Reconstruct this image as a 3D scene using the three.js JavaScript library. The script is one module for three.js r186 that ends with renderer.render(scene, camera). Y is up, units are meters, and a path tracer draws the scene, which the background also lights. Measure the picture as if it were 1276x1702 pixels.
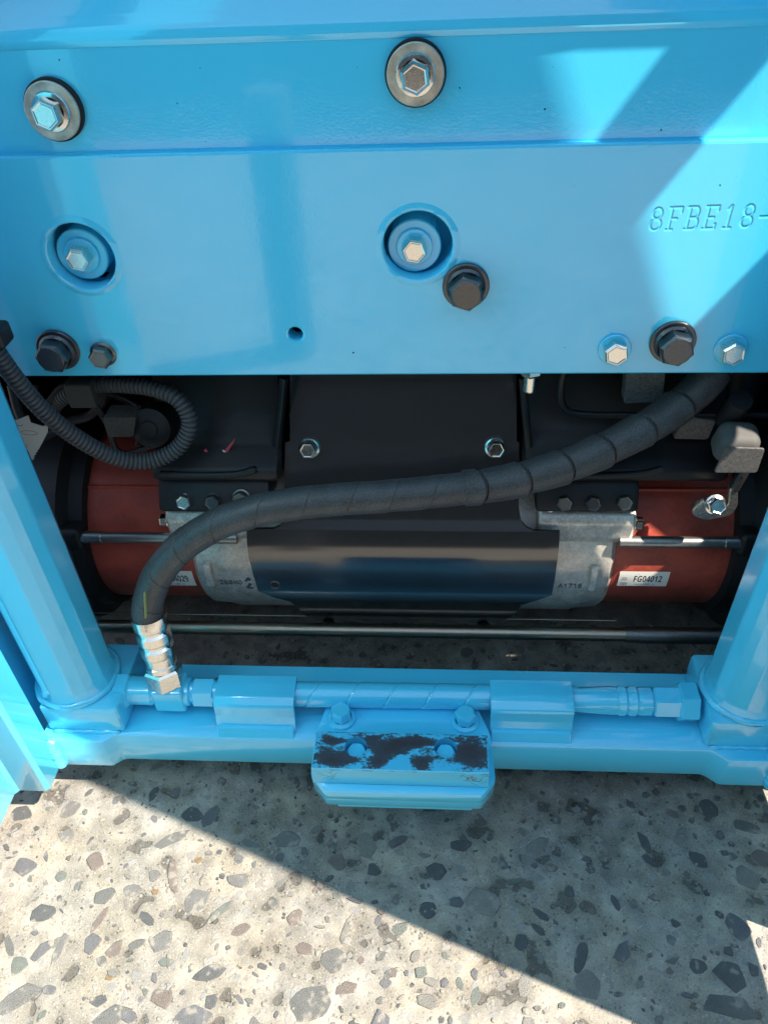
import * as THREE from 'three';
import { mergeGeometries, toCreasedNormals, mergeVertices } from 'three/addons/utils/BufferGeometryUtils.js';
import { RoundedBoxGeometry } from 'three/addons/geometries/RoundedBoxGeometry.js';
import { FontLoader } from 'three/addons/loaders/FontLoader.js';
import { TextGeometry } from 'three/addons/geometries/TextGeometry.js';
import { ImprovedNoise } from 'three/addons/math/ImprovedNoise.js';

// ------------------------------------------------------------------ camera, sky, sun, exposure
const scene = new THREE.Scene();
const W0 = 1276, H0 = 1702, F0 = 1280;                       // size of the photograph and its focal length in its pixels
const camera = new THREE.PerspectiveCamera(2 * Math.atan(H0 / 2 / F0) * 180 / Math.PI, 767 / 1024, 0.02, 200);
camera.position.set(0, 0.665, 0.381);
camera.rotation.order = 'YXZ';
camera.rotation.set(-40 * Math.PI / 180, 4.7 * Math.PI / 180, -2.65 * Math.PI / 180);
camera.updateMatrixWorld(true);
scene.add(camera);

const renderer = new THREE.WebGLRenderer({ antialias: true });
renderer.setSize(767, 1024);
renderer.toneMapping = THREE.LinearToneMapping;
renderer.toneMappingExposure = 2.6;
renderer.shadowMap.enabled = true;

const SUN = new THREE.Vector3(0.68, 1, 0.255).normalize();     // towards the sun
{
  const w = 512, h = 256, d = new Float32Array(w * h * 4);
  for (let j = 0; j < h; j++) for (let i = 0; i < w; i++) {
    const lat = ((j + 0.5) / h - 0.5) * Math.PI, lon = ((i + 0.5) / w - 0.5) * 2 * Math.PI;
    const y = Math.sin(lat), v = new THREE.Vector3(Math.cos(lat) * Math.cos(lon), y, Math.cos(lat) * Math.sin(lon));
    const up = Math.max(0, y), g = Math.pow(1 - up, 3);
    const c = Math.max(0, v.dot(SUN)), halo = 0.5 * Math.pow(c, 6) + 1.2 * Math.pow(c, 60);
    const k = (j * w + i) * 4;
    d[k] = 0.30 + 0.56 * g + halo * 0.45; d[k + 1] = 0.41 + 0.54 * g + halo * 0.5; d[k + 2] = 0.58 + 0.42 * g + halo * 0.5; d[k + 3] = 1;
  }
  const t = new THREE.DataTexture(d, w, h, THREE.RGBAFormat, THREE.FloatType);
  t.mapping = THREE.EquirectangularReflectionMapping; t.magFilter = THREE.LinearFilter; t.needsUpdate = true;
  scene.background = t; scene.environment = t;
}
const SKY_K = 0.74;
scene.backgroundIntensity = SKY_K; scene.environmentIntensity = SKY_K;
const sun = new THREE.DirectionalLight(0xfff3e2, 5.0);
sun.position.copy(SUN).multiplyScalar(4); sun.castShadow = true;
sun.shadow.mapSize.set(4096, 4096);
Object.assign(sun.shadow.camera, { left: -2.5, right: 2.5, top: 2.5, bottom: -2.5, near: 0.1, far: 9 });
scene.add(sun); scene.add(sun.target);

// ------------------------------------------------------------------ helpers
let seed = 20240611;
const rnd = () => { seed = (seed * 1664525 + 1013904223) >>> 0; return seed / 4294967296; };
const rr = (a, b) => a + (b - a) * rnd();
const V = (x, y, z) => new THREE.Vector3(x, y, z);
const noise = new ImprovedNoise();
function at(px, py, axis, value) {                            // the point of a real plane (x, y or z = value) that a pixel of the photograph shows
  const d = V((px - W0 / 2) / F0, -(py - H0 / 2) / F0, -1).applyQuaternion(camera.quaternion);
  const t = (value - camera.position[axis]) / d[axis];
  return camera.position.clone().addScaledVector(d, t);
}
const used = new Map();
function numbered(name) { const n = used.get(name) || 0; used.set(name, n + 1); return n ? `${name}_${String(n).padStart(3, '0')}` : name; }
function tag(o, label, category, group, kind) {
  o.userData.label = label; if (category) o.userData.category = category;
  if (group) o.userData.group = group; if (kind) o.userData.kind = kind; return o;
}
function thing(name, label, category, p = [0, 0, 0], group) {
  const o = new THREE.Group(); o.name = numbered(name); o.position.set(...p); scene.add(o); return tag(o, label, category, group);
}
function part(name, geo, mat, parent) {
  const m = new THREE.Mesh(geo, mat); m.name = parent === scene ? numbered(name) : numbered(name);
  m.castShadow = m.receiveShadow = true; parent.add(m); return m;
}
const crease = (g, a = 0.55) => toCreasedNormals(g, a);
function shapeOf(pts, holes = []) {
  const s = new THREE.Shape(pts.map(p => new THREE.Vector2(p[0], p[1])));
  for (const h of holes) { const q = new THREE.Path(); q.absarc(h[0], h[1], h[2], 0, Math.PI * 2, true); s.holes.push(q); }
  return s;
}
function ext(pts, depth, bevel = 0.001, holes = [], seg = 2) {
  const b = Math.min(bevel, depth * 0.45);
  const g = new THREE.ExtrudeGeometry(shapeOf(pts, holes), { depth: depth - 2 * b, bevelEnabled: b > 0, bevelThickness: b, bevelSize: b, bevelOffset: -b, bevelSegments: seg, curveSegments: 48 });
  g.translate(0, 0, b); return g;
}
const extX = (zy, x0, x1, bevel, holes) => ext(zy.map(([z, y]) => [-z, y]).reverse(), x1 - x0, bevel, holes).rotateY(Math.PI / 2).translate(x0, 0, 0);
const extY = (xz, y0, y1, bevel, holes = []) => ext(xz.map(([x, z]) => [x, -z]), y1 - y0, bevel, holes.map(([x, z, r]) => [x, -z, r])).rotateX(-Math.PI / 2).translate(0, y0, 0);
const extZ = (xy, z0, z1, bevel, holes) => ext(xy, z1 - z0, bevel, holes).translate(0, 0, z0);
const rbox = (x0, x1, y0, y1, z0, z1, r = 0.002) => new RoundedBoxGeometry(x1 - x0, y1 - y0, z1 - z0, 3, Math.min(r, (x1 - x0) / 2.1, (y1 - y0) / 2.1, (z1 - z0) / 2.1)).translate((x0 + x1) / 2, (y0 + y1) / 2, (z0 + z1) / 2);
const lathe = (pts, seg = 48) => new THREE.LatheGeometry(pts.map(p => new THREE.Vector2(p[0], p[1])), seg);
const flat = g => { const n = g.index ? g.toNonIndexed() : g; n.computeVertexNormals(); return n; };
const plain = g => { let q = g.index ? g.toNonIndexed() : g; for (const k of Object.keys(q.attributes)) if (!['position', 'normal', 'uv'].includes(k)) q.deleteAttribute(k); q.clearGroups(); return q; };
const join = list => mergeGeometries(list.map(plain));
function roundPoly(pts, r, n = 4) {                           // a polygon with rounded corners; r may be a list
  const out = [];
  pts.forEach((p, i) => {
    const R = Array.isArray(r) ? r[i] : r, a = pts[(i + pts.length - 1) % pts.length], b = pts[(i + 1) % pts.length];
    if (!R) { out.push(p); return; }
    const A = new THREE.Vector2(a[0] - p[0], a[1] - p[1]), B = new THREE.Vector2(b[0] - p[0], b[1] - p[1]);
    const k = Math.min(R, A.length() * 0.48, B.length() * 0.48); A.setLength(k); B.setLength(k);
    for (let j = 0; j <= n; j++) { const t = j / n, u = (1 - t) * (1 - t), w = t * t; out.push([p[0] + A.x * u + B.x * w, p[1] + A.y * u + B.y * w]); }
  });
  return out;
}
function sweep(points, n, m, radius, closedEnds = true) {     // a tube whose radius follows radius(length, angle)
  const c = new THREE.CatmullRomCurve3(points, false, 'centripetal'); c.arcLengthDivisions = 800;
  const L = c.getLength(), f = [];
  let N = null, prevT = null;
  for (let i = 0; i <= n; i++) {
    const u = i / n, p = c.getPointAt(u), T = c.getTangentAt(u);
    if (!N) { N = V(0, 1, 0).cross(T); if (N.length() < 0.1) N = V(1, 0, 0).cross(T); N.normalize(); }
    else { const ax = prevT.clone().cross(T), s = ax.length(); if (s > 1e-9) N.applyAxisAngle(ax.normalize(), Math.asin(Math.min(1, s))); N.addScaledVector(T, -N.dot(T)).normalize(); }
    prevT = T.clone(); f.push([p, T, N.clone(), T.clone().cross(N)]);
  }
  const pos = [], uv = [], idx = [];
  f.forEach(([p, T, Nn, B], i) => {
    for (let j = 0; j <= m; j++) {
      const a = j / m * Math.PI * 2, r = radius(i / n * L, a, L);
      pos.push(p.x + r * (Math.cos(a) * Nn.x + Math.sin(a) * B.x), p.y + r * (Math.cos(a) * Nn.y + Math.sin(a) * B.y), p.z + r * (Math.cos(a) * Nn.z + Math.sin(a) * B.z));
      uv.push(i / n * L, j / m * 0.08);
    }
  });
  for (let i = 0; i < n; i++) for (let j = 0; j < m; j++) { const a = i * (m + 1) + j, b = a + m + 1; idx.push(a, a + 1, b, b, a + 1, b + 1); }
  const g = new THREE.BufferGeometry();
  g.setAttribute('position', new THREE.Float32BufferAttribute(pos, 3)); g.setAttribute('uv', new THREE.Float32BufferAttribute(uv, 2)); g.setIndex(idx);
  g.computeVertexNormals();
  return { g, curve: c, L };
}

// ------------------------------------------------------------------ textures
function dataTex(n, fn, srgb) {
  const d = new Uint8Array(n * n * 4);
  for (let j = 0; j < n; j++) for (let i = 0; i < n; i++) { const c = fn(i / n, j / n, i, j), k = (j * n + i) * 4; for (let q = 0; q < 3; q++) d[k + q] = Math.max(0, Math.min(255, Math.round(c[q] * 255))); d[k + 3] = 255; }
  const t = new THREE.DataTexture(d, n, n); t.wrapS = t.wrapT = THREE.RepeatWrapping; t.magFilter = THREE.LinearFilter; t.minFilter = THREE.LinearMipmapLinearFilter; t.generateMipmaps = true;
  if (srgb) t.colorSpace = THREE.SRGBColorSpace; t.needsUpdate = true; return t;
}
function tileNoise(u, v, f, z) {                               // repeats every 1
  const a = noise.noise(u * f, v * f, z), b = noise.noise((u - 1) * f, v * f, z), c = noise.noise(u * f, (v - 1) * f, z), d = noise.noise((u - 1) * f, (v - 1) * f, z);
  return (a * (1 - u) + b * u) * (1 - v) + (c * (1 - u) + d * u) * v;
}
const withRepeat = (t, r) => { const c = t.clone(); c.repeat.set(r, r); c.needsUpdate = true; return c; };
const peelNormal = dataTex(512, (u, v) => {                    // orange peel of sprayed enamel
  const h = (a, b) => tileNoise(a % 1, b % 1, 40, 3.1) + 0.5 * tileNoise(a % 1, b % 1, 17, 8.7) + 1.6 * tileNoise(a % 1, b % 1, 6, 1.7);
  const e = 1 / 512, dx = (h(u + e + 1, v) - h(u - e + 1, v)), dy = (h(u, v + e + 1) - h(u, v - e + 1));
  const s = 0.30, n = V(-dx * s, -dy * s, 1).normalize(); return [n.x * 0.5 + 0.5, n.y * 0.5 + 0.5, n.z * 0.5 + 0.5];
});
const grime = dataTex(512, (u, v) => { const a = tileNoise(u, v, 5, 2.2) + 0.6 * tileNoise(u, v, 14, 5.2) + 0.4 * tileNoise(u, v, 60, 7.2); const k = 0.72 + 0.45 * a; return [k, k, k]; });
const speck = dataTex(512, (u, v, i, j) => { const a = tileNoise(u, v, 90, 4.2) * 0.7 + tileNoise(u, v, 180, 9.2) * 0.6 + tileNoise(u, v, 9, 1.2) * 0.3; const k = 0.62 + 0.6 * a; return [k, k, k]; });
const castSpots = dataTex(512, (u, v) => { const a = tileNoise(u, v, 26, 4.4) + 0.7 * tileNoise(u, v, 60, 2.4) + 0.7 * tileNoise(u, v, 6, 6.4); const k = a > 0.74 ? 0.45 : 0.90 + 0.14 * a + 0.16 * tileNoise(u, v, 120, 3.7); return [k * 1.0, k * 0.97, k * 0.93]; }, true);
const roughVar = dataTex(256, (u, v) => { const a = tileNoise(u, v, 12, 4.9) + 0.7 * tileNoise(u, v, 40, 2.9); const k = 0.6 + 0.45 * a; return [k, k, k]; });

// ------------------------------------------------------------------ materials
const lin = (r, g, b) => new THREE.Color().setRGB(r, g, b);
const std = o => new THREE.MeshStandardMaterial(o);
const phys = o => new THREE.MeshPhysicalMaterial(o);
const PAINT = lin(0.085, 0.65, 0.94);
const M = {
  paint: phys({ color: PAINT, roughness: 0.22, ior: 1.6, clearcoat: 1, clearcoatRoughness: 0.05 }),
  panel: phys({ color: PAINT, roughness: 0.10, ior: 1.65, clearcoat: 1, clearcoatRoughness: 0.04, normalScale: new THREE.Vector2(0.35, 0.35), clearcoatNormalScale: new THREE.Vector2(0.35, 0.35), normalMap: withRepeat(peelNormal, 1 / 0.07), clearcoatNormalMap: withRepeat(peelNormal, 1 / 0.07) }),
  zinc: std({ color: lin(0.80, 0.77, 0.71), metalness: 1, roughness: 0.36, roughnessMap: withRepeat(roughVar, 2) }),
  zincDull: std({ color: lin(0.36, 0.345, 0.32), metalness: 1, roughness: 0.42, map: withRepeat(speck, 3) }),
  washer: std({ color: lin(0.86, 0.78, 0.66), metalness: 0.9, roughness: 0.52, map: withRepeat(grime, 2) }),
  black: std({ color: lin(0.018, 0.017, 0.019), roughness: 0.45, metalness: 0.2 }),
  blackOx: std({ color: lin(0.20, 0.195, 0.20), roughness: 0.36, metalness: 0.9, map: withRepeat(speck, 2) }),
  rubber: std({ color: lin(0.012, 0.012, 0.013), roughness: 0.75 }),
  castBlack: std({ color: lin(0.010, 0.010, 0.012), roughness: 0.55, map: withRepeat(speck, 8) }),
  coverBlack: phys({ color: lin(0.024, 0.023, 0.025), roughness: 0.24, ior: 1.8, map: withRepeat(speck, 6), clearcoat: 1, clearcoatRoughness: 0.12 }),
  hose: std({ color: lin(0.100, 0.096, 0.096), roughness: 0.48, map: withRepeat(speck, 9), bumpMap: withRepeat(speck, 9), bumpScale: 0.00015 }),
  conduit: std({ color: lin(0.060, 0.064, 0.068), roughness: 0.5 }),
  red: std({ color: lin(0.52, 0.085, 0.052), roughness: 0.5, map: withRepeat(grime, 4) }),
  alu: std({ color: lin(0.74, 0.735, 0.72), metalness: 0.5, roughness: 0.42, map: withRepeat(castSpots, 4) }),
  castMark: std({ color: lin(0.16, 0.16, 0.16), metalness: 0.4, roughness: 0.6 }),
  brass: std({ color: lin(0.55, 0.49, 0.38), metalness: 1, roughness: 0.33, map: withRepeat(speck, 5) }),
  rod: std({ color: lin(0.5, 0.49, 0.46), metalness: 0.9, roughness: 0.36, map: withRepeat(speck, 5) }),
  olive: std({ color: lin(0.10, 0.098, 0.085), roughness: 0.8, map: withRepeat(speck, 5) }),
  greyPlate: std({ color: lin(0.16, 0.155, 0.15), roughness: 0.7, map: withRepeat(speck, 5) }),
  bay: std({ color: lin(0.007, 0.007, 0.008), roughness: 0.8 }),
  paper: std({ color: lin(0.62, 0.60, 0.55), roughness: 0.8 }),
  pink: std({ color: lin(0.55, 0.06, 0.09), roughness: 0.6 }),
  white: std({ color: lin(0.72, 0.72, 0.70), roughness: 0.6 }),
  boot: std({ color: lin(0.085, 0.083, 0.080), roughness: 0.7 }),
};

// ------------------------------------------------------------------ bolts
const Y = V(0, 1, 0);
function hexHead(R, h, dish = true, round = false) {           // corner radius R, height h, base at 0
  const body = flat(lathe([[R, 0], [R, h * 0.82], [R * 0.87, h], [R * 0.80, h]], 6));
  const top = dish ? lathe([[R * 0.80, h], [R * 0.72, h - 0.0003]], 6) : lathe([[R * 0.80, h], [R * 0.76, h + 0.0004], [0, h + 0.0004]], round ? 40 : 6);
  const list = [body, flat(top)];
  if (dish) list.push(crease(lathe([[R * 0.74, h - 0.0003], [R * 0.60, h - 0.0004], [R * 0.52, h - 0.0005], [R * 0.2, h - 0.0009], [0, h - 0.0010]], 32), 0.5));
  return join(list);
}
function place(o, p, n, spin = 0) { o.position.copy(p); o.quaternion.setFromUnitVectors(Y, n.clone().normalize()); if (spin) o.rotateY(spin); return o; }
function bolt(parent, p, n, o) {                               // o: R, h, mat, flange [R, h], washer [R, h, mat], ring [R, h, mat], spin
  let y = 0;
  const kids = [];
  for (const [key, name] of [['ring', 'rubber_ring'], ['washer', 'washer']]) if (o[key]) {
    const [R, h, mat] = o[key], e = Math.min(0.0006, h / 3);
    kids.push([name, crease(lathe([[0, y], [R - e, y], [R, y + e], [R, y + h - e], [R - e, y + h], [0, y + h]], 56), 0.4), mat]); y += h;
  }
  const list = [];
  if (o.flange) { const [R, h] = o.flange; list.push(crease(lathe([[R * 0.97, y], [R, y + h * 0.35], [R * 0.94, y + h * 0.7], [o.R * 0.95, y + h]], 48), 0.5)); }
  const y1 = y + (o.flange ? o.flange[1] * 0.8 : 0);
  list.push(hexHead(o.R, o.h, o.dish !== false, o.round).translate(0, y1, 0));
  if (o.stud) { const [R, h] = o.stud, q = []; for (let k = 0; k <= 24; k++) q.push([R * (k % 2 ? 0.9 : 1), y1 + o.h + h * k / 24]); q.push([0, y1 + o.h + h]); list.push(lathe(q, 28)); }
  const b = part('bolt', join(list), o.mat, parent); place(b, p, n, o.spin || 0);
  for (const [name, g, mat] of kids) part(name, g, mat, b);
  return b;
}

// ------------------------------------------------------------------ ground: concrete with exposed aggregate
const concreteN = 2048, CONC = 0.9;
{
  const n = concreteN, col = new Uint8Array(n * n * 4), bmp = new Uint8Array(n * n * 4);
  // low-resolution noise fields first, sampled bilinearly
  const field = (m, fn) => { const a = new Float32Array(m * m); for (let j = 0; j < m; j++) for (let i = 0; i < m; i++) a[j * m + i] = fn(i / m, j / m); return (u, v) => { const x = u * m, y = v * m, i = Math.floor(x), j = Math.floor(y), fx = x - i, fy = y - j, q = (a1, b1) => a[(b1 % m) * m + (a1 % m)]; return (q(i, j) * (1 - fx) + q(i + 1, j) * fx) * (1 - fy) + (q(i, j + 1) * (1 - fx) + q(i + 1, j + 1) * fx) * fy; }; };
  const big = field(256, (u, v) => tileNoise(u, v, 5, 0.3) + 0.7 * tileNoise(u, v, 13, 4.3));
  const mid = field(512, (u, v) => tileNoise(u, v, 42, 2.3) + 0.6 * tileNoise(u, v, 90, 6.3));
  const hue = field(256, (u, v) => tileNoise(u, v, 22, 12.3));
  const fine = new Float32Array(n * n); for (let k = 0; k < n * n; k++) fine[k] = rnd();
  const grain = new Float32Array(n * n);                       // sand grains of 1 to 3 mm
  const chip = new Float32Array(n * n).fill(0);
  const blob = (arr, cx, cy, r, val, irr) => { const R = Math.ceil(r * 1.5); const ph = rnd() * 6.28, el = rr(0.55, 1), an = rnd() * 3.14; const ca = Math.cos(an), sa = Math.sin(an);
    for (let y = -R; y <= R; y++) for (let x = -R; x <= R; x++) { const u = x * ca + y * sa, w = (-x * sa + y * ca) / el, d = Math.hypot(u, w), a = Math.atan2(w, u); const lim = r * (1 + irr * (Math.sin(3 * a + ph) * 0.6 + Math.sin(5 * a + ph * 2.3) * 0.4)); if (d < lim) { arr[(((cy + y) % n + n) % n) * n + ((cx + x) % n + n) % n] = val; } } };
  for (let k = 0; k < 90000; k++) blob(grain, Math.floor(rnd() * n), Math.floor(rnd() * n), rr(0.8, 2.4), rr(-1, 1), 0.25);
  for (let k = 0; k < 7500; k++) blob(chip, Math.floor(rnd() * n), Math.floor(rnd() * n), Math.pow(rnd(), 2.5) * 8 + 1.6, rr(0.35, 1), 0.28);
  for (let j = 0; j < n; j++) for (let i = 0; i < n; i++) {
    const k = j * n + i, u = i / n, v = j / n, b = big(u, v), m = mid(u, v), hh = hue(u, v);
    let L = 0.232 + 0.070 * b + 0.15 * m + 0.10 * grain[k] + 0.13 * (fine[k] - 0.5);
    const pit = m < -0.40 ? 1 : 0; if (pit) L *= 0.62;
    let r = L * (1.05 + 0.08 * hh), g = L * (0.96 + 0.01 * hh), bl = L * (0.82 - 0.10 * hh);
    const c = chip[k]; if (c > 0) { const q = 0.12 + 0.14 * c + 0.05 * (fine[k] - 0.5); const w = 0.72; const warm = c * 7.13 % 1; r = r * (1 - w) + w * q * (0.98 + 0.16 * warm); g = g * (1 - w) + w * q; bl = bl * (1 - w) + w * q * (1.02 - 0.12 * warm); }
    const s = x => Math.round(255 * Math.pow(Math.max(0, Math.min(1, x)), 1 / 2.2));
    col[k * 4] = s(r); col[k * 4 + 1] = s(g); col[k * 4 + 2] = s(bl); col[k * 4 + 3] = 255;
    const hgt = 0.5 + 0.16 * m + 0.10 * b + 0.07 * grain[k] + (c > 0 ? 0.10 * c : 0) - (pit ? 0.15 : 0);
    bmp[k * 4] = bmp[k * 4 + 1] = bmp[k * 4 + 2] = Math.max(0, Math.min(255, Math.round(hgt * 255))); bmp[k * 4 + 3] = 255;
  }
  const mk = (d, srgb) => { const t = new THREE.DataTexture(d, n, n); t.wrapS = t.wrapT = THREE.RepeatWrapping; t.magFilter = THREE.LinearFilter; t.minFilter = THREE.LinearMipmapLinearFilter; t.generateMipmaps = true; if (srgb) t.colorSpace = THREE.SRGBColorSpace; t.needsUpdate = true; return t; };
  M.concrete = std({ map: mk(col, true), bumpMap: mk(bmp, false), bumpScale: 0.0042, roughness: 0.92 });
}
const ground = new THREE.Group(); ground.name = 'ground'; scene.add(ground);
tag(ground, 'worn grey concrete ground with exposed stones under the truck', null, null, 'structure');
{
  // gently uneven sheet near the truck, flat out to the horizon
  const xs = [], zs = [];
  const axis = (lo, hi, step, far) => { const a = []; for (let x = -far; x < lo - 0.01; x = x < -4 ? x * 0.5 : x + 0.5) a.push(x); for (let x = lo; x <= hi + 1e-6; x += step) a.push(x); for (let x = hi + 0.4; x < 4; x += 0.5) a.push(x); for (let x = 4; x <= far; x *= 2) a.push(x); return a; };
  xs.push(...axis(-0.56, 0.5, 0.01, 64)); zs.push(...axis(-0.3, 0.32, 0.01, 64));
  const pos = [], uv = [], idx = [];
  for (const z of zs) for (const x of xs) { const near = Math.abs(x) < 1 && Math.abs(z) < 1; pos.push(x, near ? groundY(x, z) : 0, z); uv.push(x / CONC, -z / CONC); }
  for (let j = 0; j < zs.length - 1; j++) for (let i = 0; i < xs.length - 1; i++) { const a = j * xs.length + i, b = a + xs.length; idx.push(a, b, a + 1, b, b + 1, a + 1); }
  const g = new THREE.BufferGeometry(); g.setAttribute('position', new THREE.Float32BufferAttribute(pos, 3)); g.setAttribute('uv', new THREE.Float32BufferAttribute(uv, 2)); g.setIndex(idx); g.computeVertexNormals();
  part('slab', g, M.concrete, ground);
}
function groundY(x, z) { return 0.0016 * noise.noise(x * 9, z * 9, 0.5) + 0.0008 * noise.noise(x * 34, z * 34, 1.5); }
{
  const stoneMap = (c, z) => dataTex(128, (u, v) => {          // rock grain with cement still sticking to it
    const a = tileNoise(u, v, 4, z) + 0.6 * tileNoise(u, v, 11, z + 3), f = tileNoise(u, v, 40, z + 5) * 0.5 + rr(-0.1, 0.1);
    const w = Math.max(0, Math.min(1, (a - 0.2) * 5)) * 0.75, k = 1 + 0.35 * f + 0.2 * a, q = x => Math.pow(Math.max(0, Math.min(1, x)), 1 / 2.2);
    return [q(c[0] * k * (1 - w) + 0.30 * w), q(c[1] * k * (1 - w) + 0.27 * w), q(c[2] * k * (1 - w) + 0.235 * w)];
  }, true);
  const stoneMats = [[0.125, 0.125, 0.12], [0.155, 0.152, 0.145], [0.09, 0.093, 0.095], [0.19, 0.178, 0.16], [0.165, 0.135, 0.12], [0.135, 0.148, 0.133], [0.21, 0.20, 0.182], [0.125, 0.125, 0.132]].map((c, k) => std({ roughness: 0.85, map: withRepeat(stoneMap(c, 3.3 + k * 2.7), 22), bumpMap: withRepeat(speck, 14), bumpScale: 0.0014 }));
  const ochre = std({ color: lin(0.27, 0.18, 0.095), roughness: 0.75, map: withRepeat(speck, 12) });
  const stoneGeo = (r, el) => {                                 // a flat-faced broken stone: rim, shoulder and worn top
    const n0 = 5 + Math.floor(rnd() * 3), cor = [], ring = [];
    for (let k = 0; k < n0; k++) { const a = (k + rr(-0.34, 0.34)) / n0 * 6.283, q = r * rr(0.86, 1.2); cor.push([Math.cos(a) * q, Math.sin(a) * q * el]); }
    for (let k = 0; k < n0; k++) { const A = cor[k], B = cor[(k + 1) % n0], f = rr(0.35, 0.65), j = 1 + rr(-0.05, 0.09); ring.push(A.map(v => v * 0.96), [(A[0] + (B[0] - A[0]) * f) * j, (A[1] + (B[1] - A[1]) * f) * j]); }
    const n = ring.length;
    const pos = [], hs = rr(0.0004, 0.0016), tilt = rr(-0.03, 0.03), tilt2 = rr(-0.03, 0.03);
    const P = (x, z, y) => [x, y + x * tilt + z * tilt2, z];
    const L0 = ring.map(([x, z]) => P(x, z, -0.003)), L1 = ring.map(([x, z]) => P(x * 0.97, z * 0.97, hs * 0.35)), L2 = ring.map(([x, z]) => P(x * 0.84, z * 0.84, hs * rr(0.75, 1.1)));
    const c = P(0, 0, hs * rr(0.9, 1.25));
    for (let k = 0; k < n; k++) { const m = (k + 1) % n; for (const [A, B] of [[L0, L1], [L1, L2]]) pos.push(...A[k], ...B[k], ...A[m], ...A[m], ...B[k], ...B[m]); pos.push(...L2[k], ...c, ...L2[m]); }
    const g = new THREE.BufferGeometry(); g.setAttribute('position', new THREE.Float32BufferAttribute(pos, 3));
    const uv = []; for (let k = 0; k < pos.length; k += 3) uv.push(pos[k] + r * 7, pos[k + 2] + r * 3); g.setAttribute('uv', new THREE.Float32BufferAttribute(uv, 2));
    g.computeVertexNormals(); return toCreasedNormals(g, 0.35);
  };
  const variants = []; for (let k = 0; k < 26; k++) variants.push(stoneGeo(1, k % 4 === 0 ? rr(0.22, 0.38) : rr(0.5, 0.95)));
  // unit stones are scaled per stone: rebuild with real heights instead
  const placed = [];
  const free = (x, z, r) => placed.every(q => Math.hypot(q[0] - x, q[1] - z) > (q[2] + r) * 0.92);
  const put = (x, z, r, mat, el, turn) => {
    const g = stoneGeo(r, el); const m = part('stone', g, mat, ground); m.position.set(x, groundY(x, z), z); m.rotation.y = turn; placed.push([x, z, r]);
  };
  // the stones the photograph shows largest, by their place on the ground
  const known = [[645, 1490, 0.0135, .8, 1, .3], [792, 1422, 0], [1031, 1660]].length && [
    [326, 1500, .0125, .85, 1, .4], [396, 1464, .0115, .62, 1, -.2], [285, 1396, .017, .3, 0, .55], [160, 1432, .009, .9, 4, 0], [102, 1456, .0055, .85, 5, 0], [222, 1480, .008, .8, 1, 0], [173, 1490, .010, .7, 0, .3],
    [71, 1518, .011, .75, 2, 0], [100, 1566, .0075, .6, 3, .6], [152, 1570, .0095, .85, 7, .2], [70, 1580, .011, .55, 7, .9], [287, 1458, .017, .26, 4, -1.2], [366, 1515, .016, .22, 5, .75], [257, 1455, .006, .9, 1, 0],
    [245, 1527, .0085, .5, 2, -.5], [267, 1566, .014, .62, 1, .55], [228, 1570, .0075, .5, 0, .6], [166, 1530, .012, .25, 4, 1.2], [100, 1576, .014, .22, 1, 1.45], [348, 1617, .0155, .42, 2, .4], [553, 1594, .012, .85, 0, .5],
    [516, 1668, .017, .85, 0, .1], [575, 1645, .010, .55, 4, .3], [30, 1660, .019, .42, 1, .6], [165, 1664, .0075, .75, 2, 0], [82, 1646, .006, .7, 7, 0], [185, 1690, .016, .5, 0, .5], [320, 1690, .014, .6, 7, .3], [350, 1664, .006, .9, 2, 0],
    [400, 1545, .009, .5, 4, .4], [575, 1545, .013, .28, 3, 1.3], [190, 1618, .006, .6, 3, 0], [275, 1600, .006, .7, 5, 0], [215, 1690, .007, .6, 7, 0], [40, 1440, .011, .8, 7, .5], [112, 1388, .008, .8, 1, .2],
    [724, 1448, .0105, .75, 2, -.3], [800, 1500, .016, .8, 6, 0], [757, 1500, .007, .8, 7, 0], [711, 1512, .008, .8, 2, 0], [765, 1405, .012, .45, 2, .1], [705, 1422, .006, .5, 3, -.2], [1078, 1430, .008, .55, 2, -.9], [1070, 1400, .012, .35, 2, -1.3],
    [1240, 1375, .012, .5, 0, -.3], [1160, 1430, .009, .8, 2, -.6], [965, 1590, .014, .32, 2, 1.2], [1035, 1583, .012, .5, 7, .9], [900, 1520, .009, .4, 2, -.6], [895, 1545, .008, .4, 2, -.6], [1022, 1500, .008, .35, 2, -1.2],
    [865, 1567, .008, .7, 2, 1], [872, 1638, .0105, .5, 6, 1.2], [790, 1656, .0085, .45, 5, 1.3], [710, 1665, .009, .6, 3, -.2], [970, 1640, .016, .7, 3, .1], [715, 1632, .007, .5, 6, -.2], [700, 1617, .006, .8, 5, 0], [1215, 1625, .014, .8, 2, -.6], [1210, 1675, .022, .42, 0, -.15],
    [1160, 1606, .007, .9, 2, 0], [1115, 1595, .006, .6, 0, 0], [660, 1400, .010, .5, 7, .5], [480, 1395, .012, .8, 1, 0], [560, 1432, .009, .8, 4, 0], [320, 1355, .010, .8, 2, 0], [350, 1358, .011, .6, 7, 1.2], [255, 1320, .008, .6, 2, 1.3], [620, 1445, .008, .7, 2, 0], [665, 1545, .010, .55, 5, .8], [690, 1590, .006, .6, 3, 1.0],
  ];
  for (const [px, py, r, el, m, turn] of known) { const p = at(px, py, 'y', 0); put(p.x, p.z, r, stoneMats[m], el, turn); }
  for (const [px, py] of [[397, 1382], [330, 1430], [183, 1625], [258, 1482]]) { const p = at(px, py, 'y', 0); put(p.x, p.z, 0.0038, ochre, 0.8, 0); }
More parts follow.
